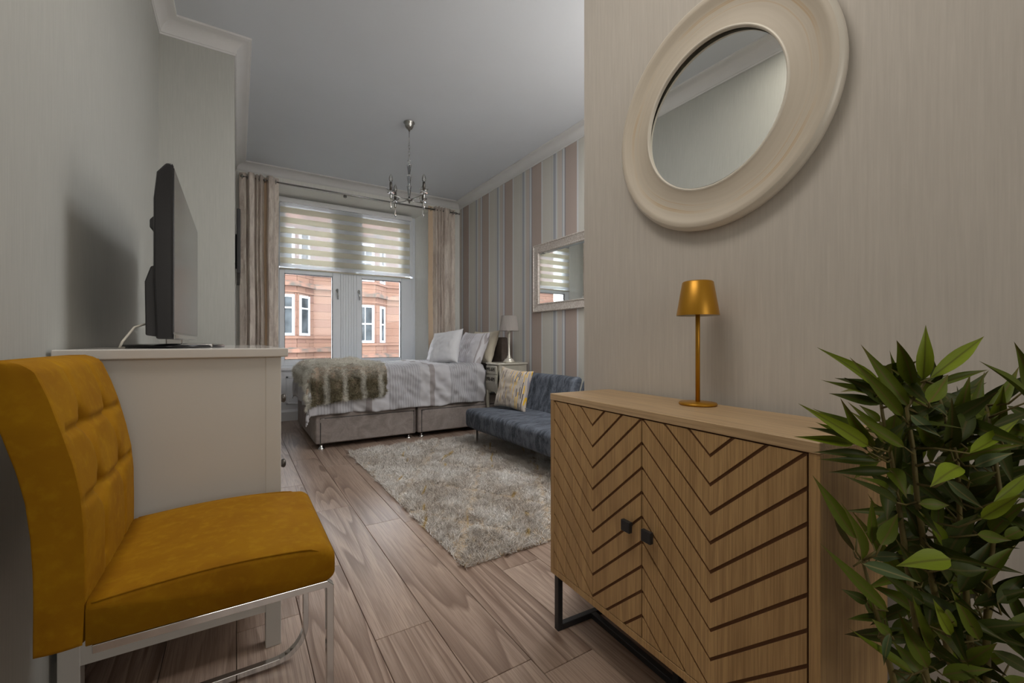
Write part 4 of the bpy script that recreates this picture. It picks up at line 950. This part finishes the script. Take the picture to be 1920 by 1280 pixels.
# ---------------------------------------------------------------- artificial bamboo plant
pl = thing('artificial_bamboo', 'leafy artificial bamboo plant in a pot beside the sideboard', 'plant', (.90, .12, 0))
PX, PY = .90, .12
m = MB(); m.lathe([(.085, 0), (.115, .20), (.122, .20), (.122, .225), (.112, .225), (.106, .19)], 32, (PX, PY, 0)); m.build('pot', M['pot'], pl, smooth=True)
m = MB(); m.lathe([(.0, .19), (.108, .19)], 32, (PX, PY, 0), cap=False); m.build('soil', M['soil'], pl)
leafmesh = {}
def mk_leaf(curl, tw):
    n = 9; vs = []; fs = []
    for i in range(n+1):
        t = i/n; w = .5*(math.sin(PI*t**.66)**1.05) if 0 < t < 1 else .006
        if t > .5: w *= 1-((t-.5)/.5)*.25
        z = curl*math.sin(PI*t)*.5-curl*.15*t; a = tw*t
        for q, yy in ((0, -w), (1, 0), (2, w)):
            fold = .16*abs(yy); y_ = yy*math.cos(a); z_ = z+fold+yy*math.sin(a)*.6
            vs.append((t, y_, z_))
    for i in range(n):
        for q in (0, 1): b = i*3+q; fs.append((b, b+3, b+4, b+1))
    return vs, fs
for nm in ('leaf_bright', 'leaf_mid', 'leaf_dark', 'leaf_blue'):
    for k, (cu, tw) in enumerate(((.16, 0), (-.14, .3), (.26, -.5), (.06, .1))):
        vs, fs = mk_leaf(cu, tw); me = bpy.data.meshes.new('leaf'); me.from_pydata(vs, [], fs); me.materials.append(M[nm]); me.shade_smooth(); leafmesh[nm, k] = me
campos = Vector((0, 0, 1))
def leaf(b, tp, wid, kind, var, tilt=0.0):
    L = (tp-b).length; x = (tp-b).normalized(); view = (campos-(b+tp)/2).normalized()
    nz_ = (view+Vector((random.uniform(-.5, .5), random.uniform(-.5, .5), random.uniform(.0, .7)))*.7); nz_ = (nz_-x*nz_.dot(x)).normalized()
    y = nz_.cross(x).normalized()
    R = Matrix((x, y, nz_)).transposed().to_4x4()
    o = bpy.data.objects.new('leaf', leafmesh[kind, var]); COL.objects.link(o); o.parent = pl
    o.matrix_parent_inverse = Matrix.Identity(4)
    o.matrix_local = Matrix.Translation(b-Vector(pl.location)) @ R @ Matrix.Diagonal((L, wid, min(L, .08), 1))
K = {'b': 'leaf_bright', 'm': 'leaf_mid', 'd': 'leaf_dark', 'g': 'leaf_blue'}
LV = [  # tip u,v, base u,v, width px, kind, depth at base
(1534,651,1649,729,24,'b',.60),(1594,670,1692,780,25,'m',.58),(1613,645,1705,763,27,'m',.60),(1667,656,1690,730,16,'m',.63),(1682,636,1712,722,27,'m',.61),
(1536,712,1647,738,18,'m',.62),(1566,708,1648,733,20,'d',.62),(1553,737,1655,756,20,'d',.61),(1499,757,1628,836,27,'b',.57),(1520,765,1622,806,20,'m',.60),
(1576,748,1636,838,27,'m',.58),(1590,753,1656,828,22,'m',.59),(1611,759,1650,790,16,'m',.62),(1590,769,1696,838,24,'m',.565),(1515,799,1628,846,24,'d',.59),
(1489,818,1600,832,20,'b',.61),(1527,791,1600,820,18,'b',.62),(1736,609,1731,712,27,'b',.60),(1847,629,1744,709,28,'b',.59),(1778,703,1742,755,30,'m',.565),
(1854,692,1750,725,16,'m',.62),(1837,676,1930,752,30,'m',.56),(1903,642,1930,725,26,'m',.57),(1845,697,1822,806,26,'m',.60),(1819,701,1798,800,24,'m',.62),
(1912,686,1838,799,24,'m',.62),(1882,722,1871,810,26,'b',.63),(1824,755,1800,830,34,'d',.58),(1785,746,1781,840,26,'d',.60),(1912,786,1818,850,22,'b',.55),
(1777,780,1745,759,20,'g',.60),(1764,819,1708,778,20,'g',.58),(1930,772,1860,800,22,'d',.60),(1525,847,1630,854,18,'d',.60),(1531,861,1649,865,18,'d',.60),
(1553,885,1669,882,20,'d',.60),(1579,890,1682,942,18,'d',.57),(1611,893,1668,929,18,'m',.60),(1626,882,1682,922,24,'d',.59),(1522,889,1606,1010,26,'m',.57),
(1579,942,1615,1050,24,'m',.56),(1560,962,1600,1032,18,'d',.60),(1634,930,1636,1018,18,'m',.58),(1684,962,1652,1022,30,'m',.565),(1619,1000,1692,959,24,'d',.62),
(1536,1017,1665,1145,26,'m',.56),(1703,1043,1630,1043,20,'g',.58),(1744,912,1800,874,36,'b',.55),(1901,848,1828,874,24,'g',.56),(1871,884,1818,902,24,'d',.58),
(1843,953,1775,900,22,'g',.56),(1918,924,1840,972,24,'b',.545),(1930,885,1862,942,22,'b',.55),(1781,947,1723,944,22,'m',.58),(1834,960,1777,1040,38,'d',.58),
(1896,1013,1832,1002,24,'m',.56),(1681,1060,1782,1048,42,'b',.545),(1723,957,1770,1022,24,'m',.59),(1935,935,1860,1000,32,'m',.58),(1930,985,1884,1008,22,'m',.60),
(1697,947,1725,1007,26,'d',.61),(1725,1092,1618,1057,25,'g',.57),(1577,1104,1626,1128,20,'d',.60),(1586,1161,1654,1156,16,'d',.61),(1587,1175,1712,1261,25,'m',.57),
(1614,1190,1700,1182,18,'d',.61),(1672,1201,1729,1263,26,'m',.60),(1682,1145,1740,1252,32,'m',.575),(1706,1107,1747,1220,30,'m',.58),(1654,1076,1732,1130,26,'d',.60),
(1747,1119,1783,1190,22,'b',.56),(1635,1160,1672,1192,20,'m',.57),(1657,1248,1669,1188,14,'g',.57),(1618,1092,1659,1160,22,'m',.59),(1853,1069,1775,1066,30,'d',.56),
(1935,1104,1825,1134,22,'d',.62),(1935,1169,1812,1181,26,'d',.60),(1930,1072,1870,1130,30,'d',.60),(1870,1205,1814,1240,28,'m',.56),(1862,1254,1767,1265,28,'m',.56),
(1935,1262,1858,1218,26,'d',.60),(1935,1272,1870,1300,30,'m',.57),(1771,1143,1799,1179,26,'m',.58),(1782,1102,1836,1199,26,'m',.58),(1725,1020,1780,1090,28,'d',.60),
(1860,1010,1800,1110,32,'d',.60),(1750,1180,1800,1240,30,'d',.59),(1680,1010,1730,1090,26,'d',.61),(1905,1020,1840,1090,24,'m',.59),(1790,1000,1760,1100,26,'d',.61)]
stems = [[(1748,1330,.60),(1722,1200,.61),(1700,1050,.61),(1684,940,.62),(1672,860,.62),(1655,780,.62),(1649,733,.62)],
         [(1800,1330,.61),(1770,1180,.61),(1735,1040,.61),(1720,940,.60),(1712,840,.60),(1700,765,.60),(1735,715,.60)],
         [(1850,1330,.62),(1850,1180,.62),(1856,1050,.61),(1876,930,.60),(1862,830,.60),(1850,760,.62)],
         [(1690,1330,.60),(1660,1215,.60),(1636,1120,.59),(1617,1050,.58)],
         [(1830,1330,.63),(1815,1150,.63),(1800,980,.62),(1795,860,.60),(1760,740,.59)]]
SP = []
for st_ in stems:
    pts = [at(u, v, d) for u, v, d in st_]; SP += pts
    for a, b in zip(pts, pts[1:]): SP += [a.lerp(b, .33), a.lerp(b, .66)]
    base0 = Vector((PX+random.uniform(-.04, .04), PY+random.uniform(-.03, .03), .19)); pts = [base0]+pts
    MB().tube(pts, [.0055-.0038*i/(len(pts)-1) for i in range(len(pts))], 7).build('cane', M['stem'], pl, smooth=True)
def twig(b):
    q = min(SP, key=lambda p: (p-b).length+(.03 if p.z > b.z else 0)); mid = q.lerp(b, .55)+Vector((random.uniform(-.01, .01), random.uniform(-.01, .01), random.uniform(-.012, .004)))
    MB().tube([q, mid, b], [.0018, .0014, .0010], 4).build('twig', M['stem'], pl, smooth=True, fix=False)
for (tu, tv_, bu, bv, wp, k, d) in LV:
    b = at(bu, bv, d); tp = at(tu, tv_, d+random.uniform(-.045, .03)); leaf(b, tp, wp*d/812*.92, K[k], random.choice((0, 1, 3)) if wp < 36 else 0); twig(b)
rr_ = random.Random(21)
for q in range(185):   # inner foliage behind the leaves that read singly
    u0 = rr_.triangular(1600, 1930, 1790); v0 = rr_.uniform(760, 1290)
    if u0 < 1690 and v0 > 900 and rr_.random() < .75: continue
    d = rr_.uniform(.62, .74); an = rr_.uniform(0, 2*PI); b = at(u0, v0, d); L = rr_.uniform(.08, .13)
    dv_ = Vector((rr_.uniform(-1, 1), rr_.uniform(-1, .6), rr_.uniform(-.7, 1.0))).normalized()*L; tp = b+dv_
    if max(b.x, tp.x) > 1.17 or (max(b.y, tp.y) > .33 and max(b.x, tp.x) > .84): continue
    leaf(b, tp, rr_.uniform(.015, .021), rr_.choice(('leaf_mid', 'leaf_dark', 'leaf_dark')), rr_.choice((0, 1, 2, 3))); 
    if q % 3 == 0: twig(b)
for q in range(46):
    u0 = rr_.triangular(1600, 1800, 1690); v0 = rr_.uniform(700, 900); d = rr_.uniform(.61, .68); b = at(u0, v0, d)
    dv_ = Vector((rr_.uniform(-1, .7), rr_.uniform(-.8, .5), rr_.uniform(-.8, .7))).normalized()*rr_.uniform(.05, .09); tp = b+dv_
    if tp.y > .33 or tp.z > 1.0: continue
    leaf(b, tp, .02, rr_.choice(('leaf_mid', 'leaf_dark')), rr_.choice((0, 1, 2)))
# ---------------------------------------------------------------- the street: red sandstone tenements opposite
struct(bx('ground', (-30, 7.2, -3.9), (45, 40, -3.6), M['asphalt']))
struct(bx('pavement', (-30, 19.0, -3.6), (45, 23, -3.45), M['pavement']))
stone_cache = {}
def tenement(name, label, x0, x1, bay, zo, win_front, win_cant, sash_style):
    """flat wall at Y=22 from x0 to x1; canted bay bay=(xa, xb, xc, xd): flat, front from xb to xc at Y=21"""
    T = thing(name, label, 'building', ((x0+x1)/2, 22, -3.45))
    FH = 2.9; z_lo, z_hi = -3.45, 1.26+zo+FH+3.9
    xa, xb, xc, xd = bay
    faces = [((x0, 22), (xa, 22), []), ((xa, 22), (xb, 21), [win_cant]), ((xb, 21), (xc, 21), win_front), ((xc, 21), (xd, 22), [win_cant]), ((xd, 22), (x1, 22), [])]
    core = MB(); poly = [(x0, 22), (xa, 22), (xb, 21), (xc, 21), (xd, 22), (x1, 22), (x1, 27), (x0, 27)]
    cx = [(x, y+.02 if y < 26 else y) for x, y in poly]; core.prism(cx, z_lo, z_hi, 2); core.build('wall', M['mortar'], T)
    CHt = .365; stuff = MB(); count = 0
    for (p, q, wins) in faces:
        p, q = Vector((*p, 0)), Vector((*q, 0)); L = (q-p).length; d = (q-p)/L; nrm = Vector((d.y, -d.x, 0))
        rects = []
        for fl_ in (-1, 0, 1):
            for (s0, s1, wz0, wz1) in wins: rects.append((s0*L, s1*L, wz0+zo+fl_*FH, wz1+zo+fl_*FH))
        vis = p.x > .3 and p.x < 9.0
        nc = int((z_hi-z_lo)/CHt)
        for c in range(nc):
            z0 = z_lo+c*CHt; z1 = z0+CHt
            # intervals free of windows
            iv = [(0, L)]
            for (a, b, wz0, wz1) in rects:
                if wz0 < z1-.06 and wz1 > z0+.06:
                    iv = [r for (u, v) in iv for r in ((u, min(v, a)), (max(u, b), v)) if r[1]-r[0] > .02]
            for (u, v) in iv:
                nb = max(1, round((v-u)/.72)); off = .28*(c % 2) if v-u > 1.2 else 0; xs = [u]+[u+(v-u)*k/nb+off-(0) for k in range(1 if off else 1, nb)]+[v]; xs = sorted(min(max(t, u), v) for t in xs)
                for s0, s1 in zip(xs, xs[1:]):
                    if s1-s0 < .05: continue
                    Mx = Matrix.Translation(p+d*((s0+s1)/2)+Vector((0, 0, (z0+z1)/2))) @ Matrix((d, nrm*-1, Vector((0, 0, 1)))).transposed().to_4x4()
                    w2 = (s1-s0)/2-.006; h2 = CHt/2-.006; pr = .022+random.uniform(0, .006)
                    if vis and -.2 < z0 < 7.4 and count < 295:
                        key = (round(w2, 2)); 
                        if key not in stone_cache: stone_cache[key] = MB().box((-key, -.02, -h2), (key, .03, h2)).mesh('stone'); stone_cache[key].materials.append(M['sandstone'])
                        o = bpy.data.objects.new('stone', stone_cache[key]); COL.objects.link(o); o.parent = T; o.matrix_local = Matrix.Translation(-Vector(T.location)) @ Mx; count += 1
                    else: stuff.box((-w2, -pr, -h2), (w2, .03, h2), mat=Mx)
        for (a, b, wz0, wz1) in rects:
            B = Matrix.Translation(p) @ Matrix((d, nrm*-1, Vector((0, 0, 1)))).transposed().to_4x4()
            fw = .11; f = MB()
            zm = wz0+(wz1-wz0)*sash_style
            for lo, hi in (((a, wz0), (a+fw, wz1)), ((b-fw, wz0), (b, wz1)), ((a+fw, wz0), (b-fw, wz0+fw)), ((a+fw, wz1-fw), (b-fw, wz1)), ((a+fw, zm-.035), (b-fw, zm+.035))): f.box((lo[0], -.06, lo[1]), (hi[0], .02, hi[1]), mat=B)
            if sash_style < .6 and b-a > .7: f.box(((a+b)/2-.02, -.055, wz0+fw), ((a+b)/2+.02, .01, wz1-fw), mat=B)
            fo = f.build('window', M['outer_frame'], T)
            pn = MB().box((a+.02, -.03, wz0+.02), (b-.02, .01, wz1-.02), mat=B); pn.build('pane', M['outer_glass'], fo)
    so_ = stuff.build('stonework', M['sandstone'], T); so_['kind'] = 'stuff'
    # ledges following the plan
    def ledge(z, h, out, mat, nm):
        pts = [(x0, 22-out), (xa-out*.4, 22-out), (xb-out*.4, 21-out), (xc+out*.4, 21-out), (xd+out*.4, 22-out), (x1, 22-out), (x1, 22.1), (x0, 22.1)]
        MB().prism(pts, z, z+h, 2).build(nm, mat, T)
    for fl_ in (-1, 0, 1):
        zz = zo+fl_*FH
        ledge(1.13+zz, .10, .10, M['sandstone'], 'sill_course'); ledge(3.42+zz, .16, .20, M['ledge'], 'cornice_ledge'); ledge(3.14+zz, .08, .07, M['sandstone'], 'lintel_course'); ledge(.62+zz, .12, .14, M['ledge'], 'string_course')
    return T
tenement('tenement_building', 'red sandstone tenement opposite seen through the left window pane', -17.0, 3.95, (-1.8, -1.0, 2.2, 3.0), 0, [(.62, .972, 1.26, 3.04), (.12, .5, 1.26, 3.04)], (.12, .71, 1.26, 3.04), .68)
tenement('tenement_building', 'red sandstone tenement opposite seen through the right window pane', 3.95, 15.0, (3.98, 4.55, 5.6, 6.4), -.32, [(.12, .925, 1.26, 3.04)], (.35, .78, 1.26, 3.04), .50)
